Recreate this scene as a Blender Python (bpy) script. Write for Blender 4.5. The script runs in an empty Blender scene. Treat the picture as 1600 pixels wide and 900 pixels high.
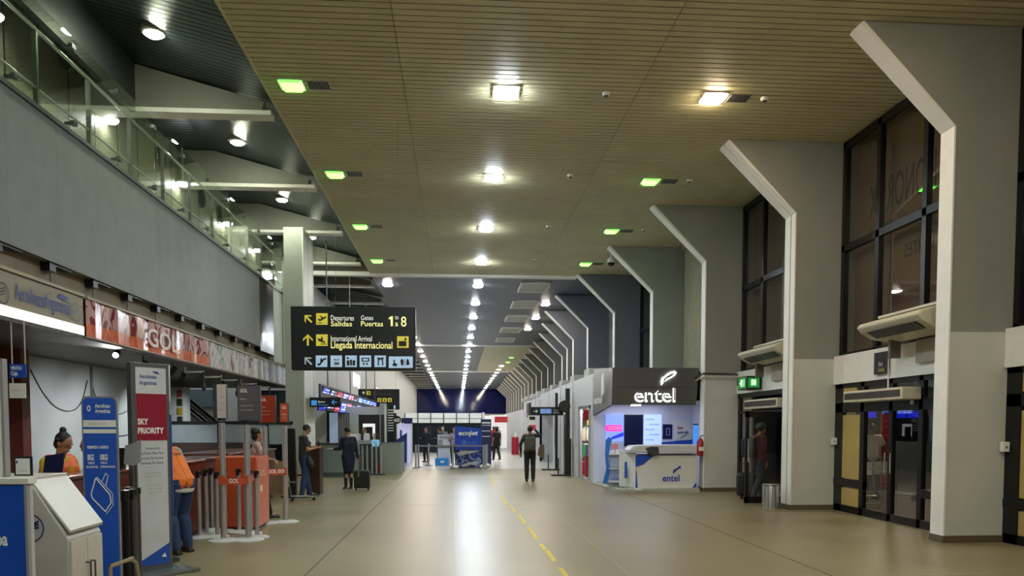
import bpy, bmesh, math, random
from mathutils import Vector, Matrix
random.seed(7)
R = math.radians
C = bpy.context.scene.collection
SC = bpy.context.scene
# ---------------------------------------------------------------- camera, world, exposure
H = 1.65; PITCH = R(2.9); YAW = R(4.05); FPX = 1200.0; PPX = 800.0; PPY = 728.0
cd = bpy.data.cameras.new('camera'); cam = bpy.data.objects.new('camera', cd); C.objects.link(cam)
cam.location = (0, 0, H); cam.rotation_euler = (R(90) - PITCH, 0, -YAW)
cd.sensor_width = 36; cd.lens = 36 * FPX / 1600; cd.shift_y = (PPY - 450) / 1600
cd.clip_start = .05; cd.clip_end = 400
SC.camera = cam
w = bpy.data.worlds.new('night'); SC.world = w; w.use_nodes = True
w.node_tree.nodes['Background'].inputs[0].default_value = (.10, .12, .2, 1)
w.node_tree.nodes['Background'].inputs[1].default_value = .06
SC.view_settings.view_transform = 'Standard'; SC.view_settings.look = 'None'
SC.view_settings.gamma = 1; SC.view_settings.use_curve_mapping = False
SC.view_settings.exposure = 1.68
SC.cycles.max_bounces = 10; SC.cycles.diffuse_bounces = 6; SC.cycles.sample_clamp_indirect = 6
K_WHITE, K_GREEN, K_SPOT = 95, 3.2, 1.0     # radiance of the ceiling lamps' lenses

# ---------------------------------------------------------------- helpers
def ray(px, py):
    v = Vector(((px - PPX) / FPX, -(py - PPY) / FPX, -1))
    return cam.rotation_euler.to_matrix() @ v
def U(px, py, X=None, Y=None, Z=None):
    r = ray(px, py)
    t = X / r.x if X is not None else Y / r.y if Y is not None else (Z - H) / r.z
    q = r * t; q.z += H
    return q
def lin(h):
    if isinstance(h, str):
        h = h.lstrip('#'); h = [int(h[i:i + 2], 16) / 255 for i in (0, 2, 4)]
    return [c / 12.92 if c <= .04045 else ((c + .055) / 1.055) ** 2.4 for c in h]
MATS = {}
def M(name, col='808080', rough=.5, metal=0, em=0, emc=None, noise=.06, scale=4, bump=0, spec=.5, coat=0):
    if name in MATS: return MATS[name]
    m = bpy.data.materials.new(name); m.use_nodes = True; nt = m.node_tree; b = nt.nodes['Principled BSDF']
    c = lin(col)
    b.inputs['Roughness'].default_value = rough; b.inputs['Metallic'].default_value = metal
    b.inputs['Specular IOR Level'].default_value = spec; b.inputs['Coat Weight'].default_value = coat
    b.inputs['Base Color'].default_value = (*c, 1)
    if noise:
        tc = nt.nodes.new('ShaderNodeTexCoord'); n = nt.nodes.new('ShaderNodeTexNoise'); r = nt.nodes.new('ShaderNodeValToRGB')
        n.inputs['Scale'].default_value = scale; n.inputs['Detail'].default_value = 5
        r.color_ramp.elements[0].position = .3; r.color_ramp.elements[1].position = .7
        r.color_ramp.elements[0].color = (*[x * (1 - noise) for x in c], 1); r.color_ramp.elements[1].color = (*[min(1, x * (1 + noise)) for x in c], 1)
        nt.links.new(tc.outputs['Object'], n.inputs['Vector']); nt.links.new(n.outputs['Fac'], r.inputs['Fac']); nt.links.new(r.outputs['Color'], b.inputs['Base Color'])
        if bump:
            bp = nt.nodes.new('ShaderNodeBump'); bp.inputs['Strength'].default_value = bump; bp.inputs['Distance'].default_value = .01
            n2 = nt.nodes.new('ShaderNodeTexNoise'); n2.inputs['Scale'].default_value = scale * 8
            nt.links.new(tc.outputs['Object'], n2.inputs['Vector']); nt.links.new(n2.outputs['Fac'], bp.inputs['Height']); nt.links.new(bp.outputs['Normal'], b.inputs['Normal'])
    if em:
        b.inputs['Emission Color'].default_value = (*(lin(emc) if emc else c), 1); b.inputs['Emission Strength'].default_value = em
    MATS[name] = m; return m
def glassM(name, tint=(.9, .95, .93), rough=.0, ior=1.5, gloss=None, gl=1.0):
    if name in MATS: return MATS[name]
    m = bpy.data.materials.new(name); m.use_nodes = True; nt = m.node_tree; nt.nodes.clear()
    o = nt.nodes.new('ShaderNodeOutputMaterial'); mix = nt.nodes.new('ShaderNodeMixShader'); t = nt.nodes.new('ShaderNodeBsdfTransparent'); g = nt.nodes.new('ShaderNodeBsdfGlossy')
    f = nt.nodes.new('ShaderNodeFresnel'); f.inputs['IOR'].default_value = ior
    ge = nt.nodes.new('ShaderNodeNewGeometry'); mr = nt.nodes.new('ShaderNodeMapRange'); mr.inputs['To Min'].default_value = ior; mr.inputs['To Max'].default_value = 1 / ior   # same reflectance from either side
    nt.links.new(ge.outputs['Backfacing'], mr.inputs['Value']); nt.links.new(mr.outputs[0], f.inputs['IOR'])
    t.inputs['Color'].default_value = (*tint, 1); g.inputs['Roughness'].default_value = rough; g.inputs['Color'].default_value = (gl, gl, gl, 1)
    nt.links.new(f.outputs[0], mix.inputs[0]); nt.links.new(t.outputs[0], mix.inputs[1]); nt.links.new(g.outputs[0], mix.inputs[2]); nt.links.new(mix.outputs[0], o.inputs['Surface'])
    MATS[name] = m; return m
def tag(o, label=None, cat=None, group=None, kind=None):
    if label: o['label'] = label
    if cat: o['category'] = cat
    if group: o['group'] = group
    if kind: o['kind'] = kind
    return o
def thing(name, label, cat, loc=(0, 0, 0), rz=0, group=None):
    o = bpy.data.objects.new(name, None); C.objects.link(o); o.location = loc; o.rotation_euler = (0, 0, rz); o.empty_display_size = .2
    return tag(o, label, cat, group)
def wm(o):
    m = o.matrix_basis.copy()
    while o.parent: o = o.parent; m = o.matrix_basis @ m
    return m
def finish(o, parent, local):
    if parent:
        if not local: o.data.transform(wm(parent).inverted())
        o.parent = parent
    else:
        vs = [v.co for v in o.data.vertices]
        if vs and not local:
            lo = [min(v[i] for v in vs) for i in range(3)]; hi = [max(v[i] for v in vs) for i in range(3)]
            c = Vector(((lo[0] + hi[0]) / 2, (lo[1] + hi[1]) / 2, lo[2])); o.data.transform(Matrix.Translation(-c)); o.location = c
    return o
class MB:
    def __init__(s): s.b = bmesh.new()
    def verts(s, pts): return [s.b.verts.new(p) for p in pts]
    def quad(s, *pts):
        s.b.faces.new(s.verts(pts)); return s
    def box(s, x0, x1, y0, y1, z0, z1, m=None):
        v = [(x, y, z) for z in (z0, z1) for x, y in ((x0, y0), (x1, y0), (x1, y1), (x0, y1))]
        if m: v = [m @ Vector(p) for p in v]
        v = s.verts(v)
        for f in ((3, 2, 1, 0), (4, 5, 6, 7), (0, 1, 5, 4), (1, 2, 6, 5), (2, 3, 7, 6), (3, 0, 4, 7)): s.b.faces.new([v[i] for i in f])
        return s
    def prism(s, poly, a0, a1, ax='y', m=None):
        def P(u, v, a):
            p = Vector((u, a, v) if ax == 'y' else (a, u, v) if ax == 'x' else (u, v, a))
            return m @ p if m else p
        A = s.verts([P(u, v, a0) for u, v in poly]); B = s.verts([P(u, v, a1) for u, v in poly]); n = len(poly)
        s.b.faces.new(A[::-1]); s.b.faces.new(B)
        for i in range(n): s.b.faces.new([A[i], A[(i + 1) % n], B[(i + 1) % n], B[i]])
        return s
    def cyl(s, p0, p1, r0, r1=None, n=16, cap=True):
        r1 = r0 if r1 is None else r1; p0 = Vector(p0); p1 = Vector(p1); d = (p1 - p0).normalized()
        q = d.to_track_quat('Z', 'Y').to_matrix()
        A = s.verts([p0 + q @ Vector((r0 * math.cos(6.28318 * i / n), r0 * math.sin(6.28318 * i / n), 0)) for i in range(n)])
        B = s.verts([p1 + q @ Vector((r1 * math.cos(6.28318 * i / n), r1 * math.sin(6.28318 * i / n), 0)) for i in range(n)])
        for i in range(n): s.b.faces.new([A[i], A[(i + 1) % n], B[(i + 1) % n], B[i]])
        if cap: s.b.faces.new(A[::-1]); s.b.faces.new(B)
        return s
    def lathe(s, prof, c=(0, 0, 0), n=24):
        rings = [s.verts([(c[0] + r * math.cos(6.28318 * i / n), c[1] + r * math.sin(6.28318 * i / n), c[2] + z) for i in range(n)]) for r, z in prof]
        for a, b in zip(rings, rings[1:]):
            for i in range(n): s.b.faces.new([a[i], a[(i + 1) % n], b[(i + 1) % n], b[i]])
        s.b.faces.new(rings[0][::-1]); s.b.faces.new(rings[-1]); return s
    def tube(s, pts, r, n=8):
        for a, b in zip(pts, pts[1:]): s.cyl(a, b, r, n=n)
        for p in pts[1:-1]: s.ell(p, (r, r, r), n=n)
        return s
    def ell(s, c, rad, n=12, m=None, rot=None):
        rings = []; k = max(4, n // 2)
        for j in range(1, k):
            t = math.pi * j / k
            rings.append([Vector((rad[0] * math.sin(t) * math.cos(6.28318 * i / n), rad[1] * math.sin(t) * math.sin(6.28318 * i / n), rad[2] * math.cos(t))) for i in range(n)])
        T = lambda p: Vector(c) + (rot @ p if rot else p)
        top = s.b.verts.new(T(Vector((0, 0, rad[2])))); bot = s.b.verts.new(T(Vector((0, 0, -rad[2]))))
        V = [s.verts([T(p) for p in r]) for r in rings]
        for i in range(n): s.b.faces.new([top, V[0][i], V[0][(i + 1) % n]]); s.b.faces.new([bot, V[-1][(i + 1) % n], V[-1][i]])
        for a, b in zip(V, V[1:]):
            for i in range(n): s.b.faces.new([a[i], b[i], b[(i + 1) % n], a[(i + 1) % n]])
        return s
    def cap(s, p0, r0, p1, r1, n=10):
        p0 = Vector(p0); p1 = Vector(p1); s.cyl(p0, p1, r0, r1, n=n); s.ell(p0, (r0,) * 3, n=n); s.ell(p1, (r1,) * 3, n=n); return s
    def build(s, name, mat, parent=None, local=False, bevel=0, smooth=False, **tg):
        bmesh.ops.recalc_face_normals(s.b, faces=s.b.faces)
        me = bpy.data.meshes.new(name); s.b.to_mesh(me); s.b.free(); me.materials.append(mat)
        o = bpy.data.objects.new(name, me); C.objects.link(o); finish(o, parent, local)
        if smooth:
            for p in me.polygons: p.use_smooth = True
            me.set_sharp_from_angle(angle=R(38))
        if bevel:
            b = o.modifiers.new('bevel', 'BEVEL'); b.width = bevel; b.segments = 2; b.limit_method = 'ANGLE'
        return tag(o, **tg)
def BX(name, mat, parent, x0, x1, y0, y1, z0, z1, bevel=0, local=False, **tg):
    return MB().box(x0, x1, y0, y1, z0, z1).build(name, mat, parent, local, bevel, **tg)
def S(o): o['kind'] = 'structure'; return o
def text(s, mat, parent, pos, w=None, h=.1, rz=0, name='lettering', bold=0, mirror=False, rx=90, local=False, shear=0, align='LEFT', ext=.002, rolled=0):
    cu = bpy.data.curves.new(name, 'FONT'); cu.body = s; cu.size = 1; cu.extrude = 0; cu.offset = bold; cu.resolution_u = 3; cu.shear = shear
    t = bpy.data.objects.new(name, cu); C.objects.link(t); bpy.context.view_layer.update()
    me = bpy.data.meshes.new_from_object(t.evaluated_get(bpy.context.evaluated_depsgraph_get())); bpy.data.objects.remove(t); bpy.data.curves.remove(cu)
    xs = [v.co.x for v in me.vertices]; ys = [v.co.y for v in me.vertices]
    x0, x1, y0, y1 = min(xs), max(xs), min(ys), max(ys)
    sy = h / (y1 - y0); sx = (w / (x1 - x0)) if w else sy
    y0 = 0; sy = h / y1
    if not w: sx = sy
    ox = {'LEFT': x0, 'CENTER': (x0 + x1) / 2, 'RIGHT': x1}[align]
    me.transform(Matrix.Translation((-ox, -y0, 0))); me.transform(Matrix.Diagonal((-sx if mirror else sx, sy, 1, 1)))
    me.transform(Matrix.Translation(pos) @ Matrix.Rotation(rz, 4, 'Z') @ Matrix.Rotation(R(rx), 4, 'X') @ Matrix.Rotation(rolled, 4, 'Z'))
    me.materials.append(mat); o = bpy.data.objects.new(name, me); C.objects.link(o); return finish(o, parent, local)
def copy_tree(o, parent=None):
    c = o.copy(); C.objects.link(c)
    if parent: c.parent = parent
    for ch in list(o.children): copy_tree(ch, c)
    return c
ORD = ['nearest', 'second nearest', 'third nearest', 'fourth nearest', 'fifth', 'sixth', 'seventh', 'eighth', 'ninth', 'tenth', 'eleventh', 'twelfth', 'thirteenth', 'fourteenth', 'fifteenth', 'sixteenth', 'seventeenth', 'eighteenth', 'nineteenth', 'twentieth', 'twenty-first', 'twenty-second', 'twenty-third', 'twenty-fourth', 'twenty-fifth']
def ordn(i): return ORD[i] if i < 4 else ORD[i] + ' from the front'

# ---------------------------------------------------------------- materials
wall_p = M('wall paint', 'c9c9c0', .6, noise=.05, scale=1.5)
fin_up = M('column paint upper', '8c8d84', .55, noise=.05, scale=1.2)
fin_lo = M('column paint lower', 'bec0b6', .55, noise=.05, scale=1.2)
white_edge = M('white edge paint', 'e8e6e0', .5, noise=.04)
slat_m = M('beige ceiling slats', 'c8c29c', .55, noise=.08, scale=.8)
slat_dk = M('dark ceiling slats', '2e383a', .32, noise=.1, scale=1, metal=.2)
zone2_m = M('dark ceiling panels', '565c66', .45, noise=.08, scale=.6)
zone3_m = M('grey ceiling panels', '4d5152', .45, noise=.08, scale=.6)
black = M('black plastic', '0b0b0c', .4, noise=0)
dkmetal = M('black anodised frame', '101011', .35, metal=.3, noise=.1)
steel = M('brushed steel', 'c4c4c6', .3, metal=.75, noise=.08, scale=30)
steel_d = M('dull steel', '6b6d70', .38, metal=1, noise=.08, scale=20)
white = M('white laminate', 'd8d8d2', .4, noise=.03)
whitep = M('white plastic', 'e2e2dc', .4, noise=.03)
glass = glassM('clear glass')
glass_g = glassM('green balustrade glass', (.9, .94, .86), ior=1.55)
glass_d = glassM('dark door glass', (.75, .72, .68), ior=1.8)
conc = M('plinth brown', '5a4f3e', .5)
wht_t = M('white lettering', 'e8e8e4', .5, noise=0)
blk_t = M('black lettering', '111111', .5, noise=0)
blue_t = M('blue lettering', '2a3f8e', .5, noise=0)
# ---------------------------------------------------------------- floor
def floor_mat():
    m = M('terrazzo floor', '9c8b6c', .3, noise=0); nt = m.node_tree; b = nt.nodes['Principled BSDF']
    N = nt.nodes.new; L = nt.links.new
    tc = N('ShaderNodeTexCoord'); n = N('ShaderNodeTexNoise'); n.inputs['Scale'].default_value = 60; n.inputs['Detail'].default_value = 4
    n2 = N('ShaderNodeTexNoise'); n2.inputs['Scale'].default_value = .5; n2.inputs['Detail'].default_value = 6
    L(tc.outputs['Object'], n.inputs['Vector']); L(tc.outputs['Object'], n2.inputs['Vector'])
    def ramp(a, c1, c2, p0=.3, p1=.7):
        r = N('ShaderNodeValToRGB'); r.color_ramp.elements[0].color = (*lin(c1), 1); r.color_ramp.elements[1].color = (*lin(c2), 1)
        r.color_ramp.elements[0].position = p0; r.color_ramp.elements[1].position = p1; L(a, r.inputs['Fac']); return r
    beige = ramp(n.outputs['Fac'], '82785c', '978c6e'); big = ramp(n2.outputs['Fac'], 'd8d4c8', 'ffffff')
    mx = N('ShaderNodeMix'); mx.data_type = 'RGBA'; mx.blend_type = 'MULTIPLY'; mx.inputs[0].default_value = 1
    L(beige.outputs['Color'], mx.inputs[6]); L(big.outputs['Color'], mx.inputs[7]); L(mx.outputs[2], b.inputs['Base Color'])
    rr = N('ShaderNodeMapRange'); rr.inputs['To Min'].default_value = .3; rr.inputs['To Max'].default_value = .42
    L(n2.outputs['Fac'], rr.inputs['Value']); L(rr.outputs[0], b.inputs['Roughness'])
    return m
S(BX('floor', floor_mat(), None, -12.5, 8.2, -14, 30.2, -.2, 0))
S(BX('floor', M('pale floor tiles', 'a8a8a4', .32, noise=.06, scale=2), None, -12.5, 8.2, 30.2, 116, -.2, 0))
S(BX('ground', M('outdoor pavement', '6a6354', .8, noise=.1), None, 8.2, 30, -14, 60, -.2, -.01))
joint = M('floor joint', '3a3226', .6, noise=0); jl = M('pale floor joint', 'b8ae94', .6, noise=0)
k = 0
for x0, x1, y0, y1, mt in ((-1.705, -1.69, -10, 30.2, joint), (4.13, 4.145, -10, 30.2, joint), (-.06, -.05, -10, 30.2, jl), (-9, 6, 16.2, 16.215, jl), (6, 7.4, 14.5, 14.52, joint), (1.9, 1.906, -10, 30.2, jl), (-6, 6, 8.2, 8.21, jl), (-6, 6, 24.3, 24.31, jl), (-6, 6, 30.17, 30.2, joint), (-8, 6, 40, 40.02, joint)):
    k += 1; S(BX('trim_%d' % k, mt, None, x0, x1, y0, y1, 0, .0015))
yel = M('yellow floor paint', 'c8b62c', .6, noise=.25, scale=12)
ds = [(785, 777, 793, 788), (796, 790, 807, 801), (810, 805, 822, 819), (825, 824, 840, 842), (844, 850, 852, 859), (853, 860, 868, 877), (874, 888, 888, 903), (763, 742, 777, 760)]
for i, (a, b, c, d) in enumerate(sorted(ds, key=lambda q: -q[3])):
    p = U(a, b, Z=0); q = U(c, d, Z=0); xm = (p.x + q.x) / 2
    MB().box(xm - .03, xm + .03, q.y, p.y, 0, .003).build('floor_marking', yel, label='yellow dash of the broken line on the floor, %s' % ordn(i) if i < 7 else 'worn faint pale dash at the far end of the broken floor line', cat='floor marking', group='yellow dashes along the hall floor')

# ---------------------------------------------------------------- ceilings
def slats(name, mat, prof, y0, y1, pitch, gap):
    """prof: lower polyline in XZ; slats run across the hall"""
    mb = MB(); y = y0
    while y < y1:
        ye = min(y + pitch - gap, y1)
        for (xa, za), (xb, zb) in zip(prof, prof[1:]):
            mb.prism([(xa, za), (xb, zb), (xb, zb + .03), (xa, za + .03)], y, ye)
        y += pitch
    return S(mb.build(name, mat))
S(BX('ceiling', black, None, -3.1, 8.2, -14, 28.4, 7.25, 7.4))
for a, b in ((-3.1, -.86), (-.85, 2.995), (3.005, 8.0)): slats('ceiling', slat_m, [(a, 7.2), (b, 7.2)], -14, 28.35, .15, .028)
S(MB().box(-3.14, -3.1, -14, 28.35, 7.19, 7.72).build('trim_20', M('beige ceiling edge', 'c8c29c', .5)))
S(MB().prism([(-3.12, 7.7), (-5.8, 8.36), (-7.8, 8.36), (-7.8, 8.6), (-5.8, 8.6), (-3.12, 7.9)], -14, 112).build('ceiling', black))
slats('ceiling', slat_dk, [(-3.14, 7.62), (-5.8, 8.27), (-7.7, 8.27)], -14, 112, .15, .02)
S(BX('ceiling', zone2_m, None, -3.14, 8.2, 28.63, 52.5, 7.22, 7.5))
S(BX('ceiling', zone3_m, None, -3.14, 8.2, 52.8, 77.0, 7.22, 7.5)); S(BX('ceiling', zone2_m, None, -3.14, 8.2, 77.3, 113, 7.22, 7.5))
S(BX('ceiling', slat_m, None, 1.9, 8.0, 53, 77.0, 7.2, 7.22))
S(BX('trim_21', white_edge, None, -5.9, 4.4, 28.35, 28.63, 7.12, 7.26)); S(BX('trim_22', white_edge, None, -3.1, 5.2, 52.5, 52.8, 7.12, 7.26)); S(BX('trim_23', white_edge, None, -3.1, 5.2, 77.0, 77.3, 7.12, 7.26))
S(MB().prism([(-7.0, 7.26), (-3.1, 7.26), (-3.14, 7.7), (-5.8, 8.3), (-7.0, 8.3)], 28.36, 28.62).build('wall_portal', M('portal paint', '77766a', .6)))
# hall ends
S(BX('wall_back', wall_p, None, -12.5, 8.2, -14.3, -14, 0, 8.6))
# ---------------------------------------------------------------- right columns (slanted fins)
XF = {-3: 7.8, -2: 7.6, -1: 7.4, 0: 7.15, 1: 6.9, 2: 6.6, 3: 6.25, 4: 6.02, 5: 5.73, 6: 5.5, 7: 5.54, 8: 5.88, 9: 6.2, 10: 6.28, 11: 6.38, 12: 6.42, 13: 6.46, 14: 6.55}
def xf(n): return XF.get(n, 6.6 + .05 * (n - 15))
def yf(n): return 10.44 + 4.38 * (n - 1)
for n in range(-3, 25):
    x = xf(n); y = yf(n); t = .28; kz = 5.82; xb = x + .83 + .5
    if n == 5:
        tipx = 4.42
    tipx = x - 1.36
    r = tag(bpy.data.objects.new('column', None), kind='structure'); C.objects.link(r); r.location = (x, y, 0)
    e = .015
    fin_up = M('column dimmed blue grey', '62666e', .5) if 5 <= n <= 9 else M('column paint far', '7c7b72', .5) if n > 9 else globals()['fin_up']  # blue-grey tone puts the dimmer lighting around the middle columns into their colour
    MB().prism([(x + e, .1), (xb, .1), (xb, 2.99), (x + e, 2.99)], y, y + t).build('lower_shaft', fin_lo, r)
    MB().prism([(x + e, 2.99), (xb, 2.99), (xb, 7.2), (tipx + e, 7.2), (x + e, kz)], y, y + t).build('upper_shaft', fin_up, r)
    bands = [(y - .012, y + t + .012)] if n != 2 else [(y - .012, y + .16), (y + .2, y + .44)]
    for a, b in bands:
        MB().prism([(x, .1), (x + e + .01, .1), (x + e + .01, kz + .01), (tipx + .03, 7.2), (tipx - .005, 7.19), (tipx - .02, 7.16), (x, kz)], a, b).build('edge_band', white_edge, r)
    if n == 2:
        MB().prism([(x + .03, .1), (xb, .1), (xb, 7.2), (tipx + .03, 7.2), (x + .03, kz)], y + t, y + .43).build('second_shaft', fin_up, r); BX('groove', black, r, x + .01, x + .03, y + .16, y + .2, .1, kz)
    MB().box(x - .01, xb, y - .02, y + t + (.18 if n == 2 else .02), 0, .1).build('plinth', conc, r)
# ---------------------------------------------------------------- bays between the columns
win_dark = M('brown window film outside', '6a5a48', .8, noise=.12, scale=1)
curt = M('cream curtain', 'a39c86', .8, noise=.08)
panel_y = M('mustard door panel', 'b09a5c', .55, noise=.06, scale=2)
def bay_x(n): return xf(n + 1) + .85
dn = 0
for n in range(-3, 5):
    X = bay_x(n); y0 = yf(n) + .28; y1 = yf(n + 1); 
    if n == 2: y0 += .15
    S(BX('wall_band', white_edge, None, X, X + .5, y0, y1, 2.49, 3.04))
    wn = S(thing('window_%d' % (n + 5), None, None, (X + .1, y0, 3.04)))
    xx = X + .1
    if n == 3:
        mb = MB()
        for i in range(22):
            yy = y0 + (y1 - y0) * (i + .5) / 22; mb.cyl((xx + .1, yy, 3.04), (xx + .1, yy, 7.1), .075, n=10)
        mb.build('curtain', curt, wn, smooth=True); BX('frame', curt, wn, xx - .05, xx + .02, y0, y1, 7.08, 7.19)
        S(BX('wall_right', wall_p, None, X + .03, X + .2, y0, y1, 0, 2.49)); continue
    fr = MB()
    for ym in ([y0, y0 + 1.35, y1 - 1.35, y1 - .12] if n != 4 else [y0, y0 + .5, y1 - .12]): fr.box(xx, xx + .1, ym, ym + .12, 3.04, 7.18)
    fr.box(xx, xx + .1, y0, y1, 7.05, 7.18).box(xx, xx + .1, y0, y1, 5.07, 5.2).box(xx, xx + .1, y0, y1, 3.04, 3.1)
    fr.build('frame', dkmetal, wn)
    MB().quad((xx + .05, y0, 3.04), (xx + .05, y1, 3.04), (xx + .05, y1, 7.15), (xx + .05, y0, 7.15)).build('pane', glass_d, wn)
    BX('sunscreen', win_dark, wn, xx + .3, xx + .32, y0, y1, 3.04, 7.18)
    if n == 1:
        dk = M('dark print', '1c1814', .8, noise=0)
        text('HONOR 8X', dk, wn, (xx + .295, 12.3, 5.6), w=2.05, h=.62, rz=R(90), name='print', bold=.01)
        text('MÁS ALLÁ DE LOS', dk, wn, (xx + .295, 12.3, 5.15), w=2.0, h=.3, rz=R(90), name='print', bold=.01)
        text('LÍMITES', dk, wn, (xx + .295, 12.3, 4.62), w=.85, h=.3, rz=R(90), name='print', bold=.01)
        text('HONOR', dk, wn, (xx + .295, 13.9, 3.5), w=.35, h=.1, rz=R(90), name='print')
    # doors
    if n in (0, 1, -1):
        dn += 1; d = S(thing('door_%d' % dn, None, None, (X, y0, 0))); a, b = X + .04, X + .12
        ys = [y0, y0 + 1.0 - .0, y0 + 2.0, y0 + 3.0, y1]
        pm = [11.92, 12.83, 13.72] if n == 1 else [y0 + 1.15, y0 + 2.05, y0 + 2.95]
        f = MB()
        for yy, ww in ((y0, .22), (pm[0], .12), (pm[1] - .04, .12), (pm[2], .14), (y1 - .3, .3)): f.box(a, b, yy, yy + ww, 0, 2.49)
        f.box(a, b, y0, y1, 1.93, 2.12).box(a, b, y0, y1, 0, .14).box(a, b, y0, y1, 2.4, 2.49)
        f.box(a - .01, b, y0, pm[0], .5, .64).box(a - .01, b, pm[2], y1, .5, .64)
        f.build('frame', dkmetal, d, bevel=.006)
        for i, (ya, yb) in enumerate(((y0 + .2, pm[0]), (pm[0] + .1, pm[1]), (pm[1] + .06, pm[2] + .02), (pm[2] + .1, y1 - .25))):
            MB().quad((X + .08, ya, .1), (X + .08, yb, .1), (X + .08, yb, 1.95), (X + .08, ya, 1.95)).build('pane', glass_d, d)
        MB().quad((X + .08, y0, 2.1), (X + .08, y1, 2.1), (X + .08, y1, 2.42), (X + .08, y0, 2.42)).build('pane', glass_d, d)
        BX('infill_panel', panel_y, d, X + .05, X + .1, pm[2] + .16, y1 - .28, .66, 1.88); BX('infill_panel', panel_y, d, X + .05, X + .1, pm[2] + .16, y1 - .28, .14, .48)
        BX('infill_panel', panel_y, d, X + .05, X + .1, pm[2] + .3, y1 - .28, 2.14, 2.4)
        if n == 0:
            BX('infill_panel', panel_y, d, X + .05, X + .1, y0 + 2.0, pm[2], .66, 1.88)
        for yy in (pm[1] - .07, pm[1] + .1): MB().cyl((X + .0, yy, .85), (X + .0, yy, 1.2), .012).build('door_handle', steel, d)
        BX('sensor', whitep, d, X + .0, X + .03, 12.15 if n == 1 else y0 + 1.4, 12.21 if n == 1 else y0 + 1.46, 2.02, 2.09)
    if n == 2:
        dn += 1; d = S(thing('door_%d' % dn, None, None, (X, y0, 0))); a, b = X + .04, X + .12
        f = MB(); f.box(a, b, y0, y1, 2.38, 2.49).box(a, b, y1 - .14, y1, 0, 2.49).box(a, b, y0, y0 + .1, 0, 2.49).box(a, b, y0, y1, 1.98, 2.05).box(a, b, y1 - 1.0, y1 - .9, 0, 2.4).box(a, b, y0 + 1.1, y0 + 1.2, 1.98, 2.45)
        f.build('frame', dkmetal, d, bevel=.006)
        MB().quad((X + .08, y1 - .95, .1), (X + .08, y1, .1), (X + .08, y1, 2.45), (X + .08, y1 - .95, 2.45)).build('pane', glass_d, d)
        lf = MB(); hx, hy = X - .05, y0 + .35
        # leaf standing open into the hall
        lf.box(hx - .95, hx, hy, hy + .05, 1.88, 1.98).box(hx - .95, hx, hy, hy + .05, 0.02, .14).box(hx - .95, hx - .87, hy, hy + .05, 0.02, 1.98).box(hx - .08, hx, hy, hy + .05, 0.02, 1.98)
    if n == 4:
        S(BX('wall_right', wall_p, None, X + .03, X + .2, y0, y1, 0, 2.49))
for n in range(5, 24):
    X = bay_x(n); 
    S(BX('wall_right', M('far wall', '8a8c88', .6), None, X + .05, X + .25, yf(n) + .28, yf(n + 1), 0, 7.2))
# open leaf of the second door
d = [o for o in C.objects if o.name == 'door_4'][0] if 'door_4' in bpy.data.objects else None
# far end wall
S(BX('wall_end', wall_p, None, -12.5, 8.2, 113, 113.3, 0, 7.4))
e = S(thing('window_20', None, None, (0, 112.8, 3.6)))
BX('pane', M('navy glass', '0a1040', .06, spec=.4, noise=0), e, -6, 7.2, 112.8, 112.95, 3.6, 7.2)
# ---------------------------------------------------------------- left side: gallery
pan = M('grey gallery cladding', '686866', .5, noise=.09, scale=3)
nt = pan.node_tree
conc_b = M('raw concrete band', '7d735e', .75, noise=.1, scale=3)
g = S(thing('wall_gallery', None, None, (-5.5, 14, 3.9)))
mb = MB()
yy = 4.0
while yy < 22.0: mb.box(-5.7, -5.5, yy, min(yy + 1.197, 22.08), 3.9, 5.82); yy += 1.2
mb.build('cladding', pan, g)
BX('backing', black, g, -5.75, -5.56, 4, 22.08, 3.92, 5.8); BX('coping', M('grey steel edge', '3c4043', .4, metal=.5), g, -5.75, -5.47, 4, 26.3, 5.82, 5.88)
BX('end_panel', M('dark gloss panel', '1c1d1f', .15), g, -5.7, -5.5, 22.1, 23.7, 3.8, 5.8)
S(BX('wall_band', conc_b, None, -5.9, -5.66, 4, 26.3, 3.5, 3.95))
jm = MB()
for i in range(18): jm.box(-5.665, -5.655, 5.0 + 1.25 * i, 5.02 + 1.25 * i, 3.5, 3.9)
S(jm.build('trim_30', joint))
for i in range(16):
    yb = 6.0 + 1.25 * i
    o = MB().box(-5.655, -5.53, yb, yb + .16, 3.78, 3.895).box(-5.655, -5.53, yb + .16, yb + .6, 3.87, 3.895).build('bracket', black)
    tag(o, 'small black bracket under the grey gallery cladding, %s' % ordn(i), 'bracket', 'brackets under the gallery')
S(BX('wall_end', M('white gallery end', 'dcdfd4', .5), None, -5.75, -5.5, 23.72, 26.3, 3.62, 5.82))
S(BX('wall_end', M('white gallery end'), None, -5.49, -5.3, 24.9, 26.3, 3.62, 7.0))
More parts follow.
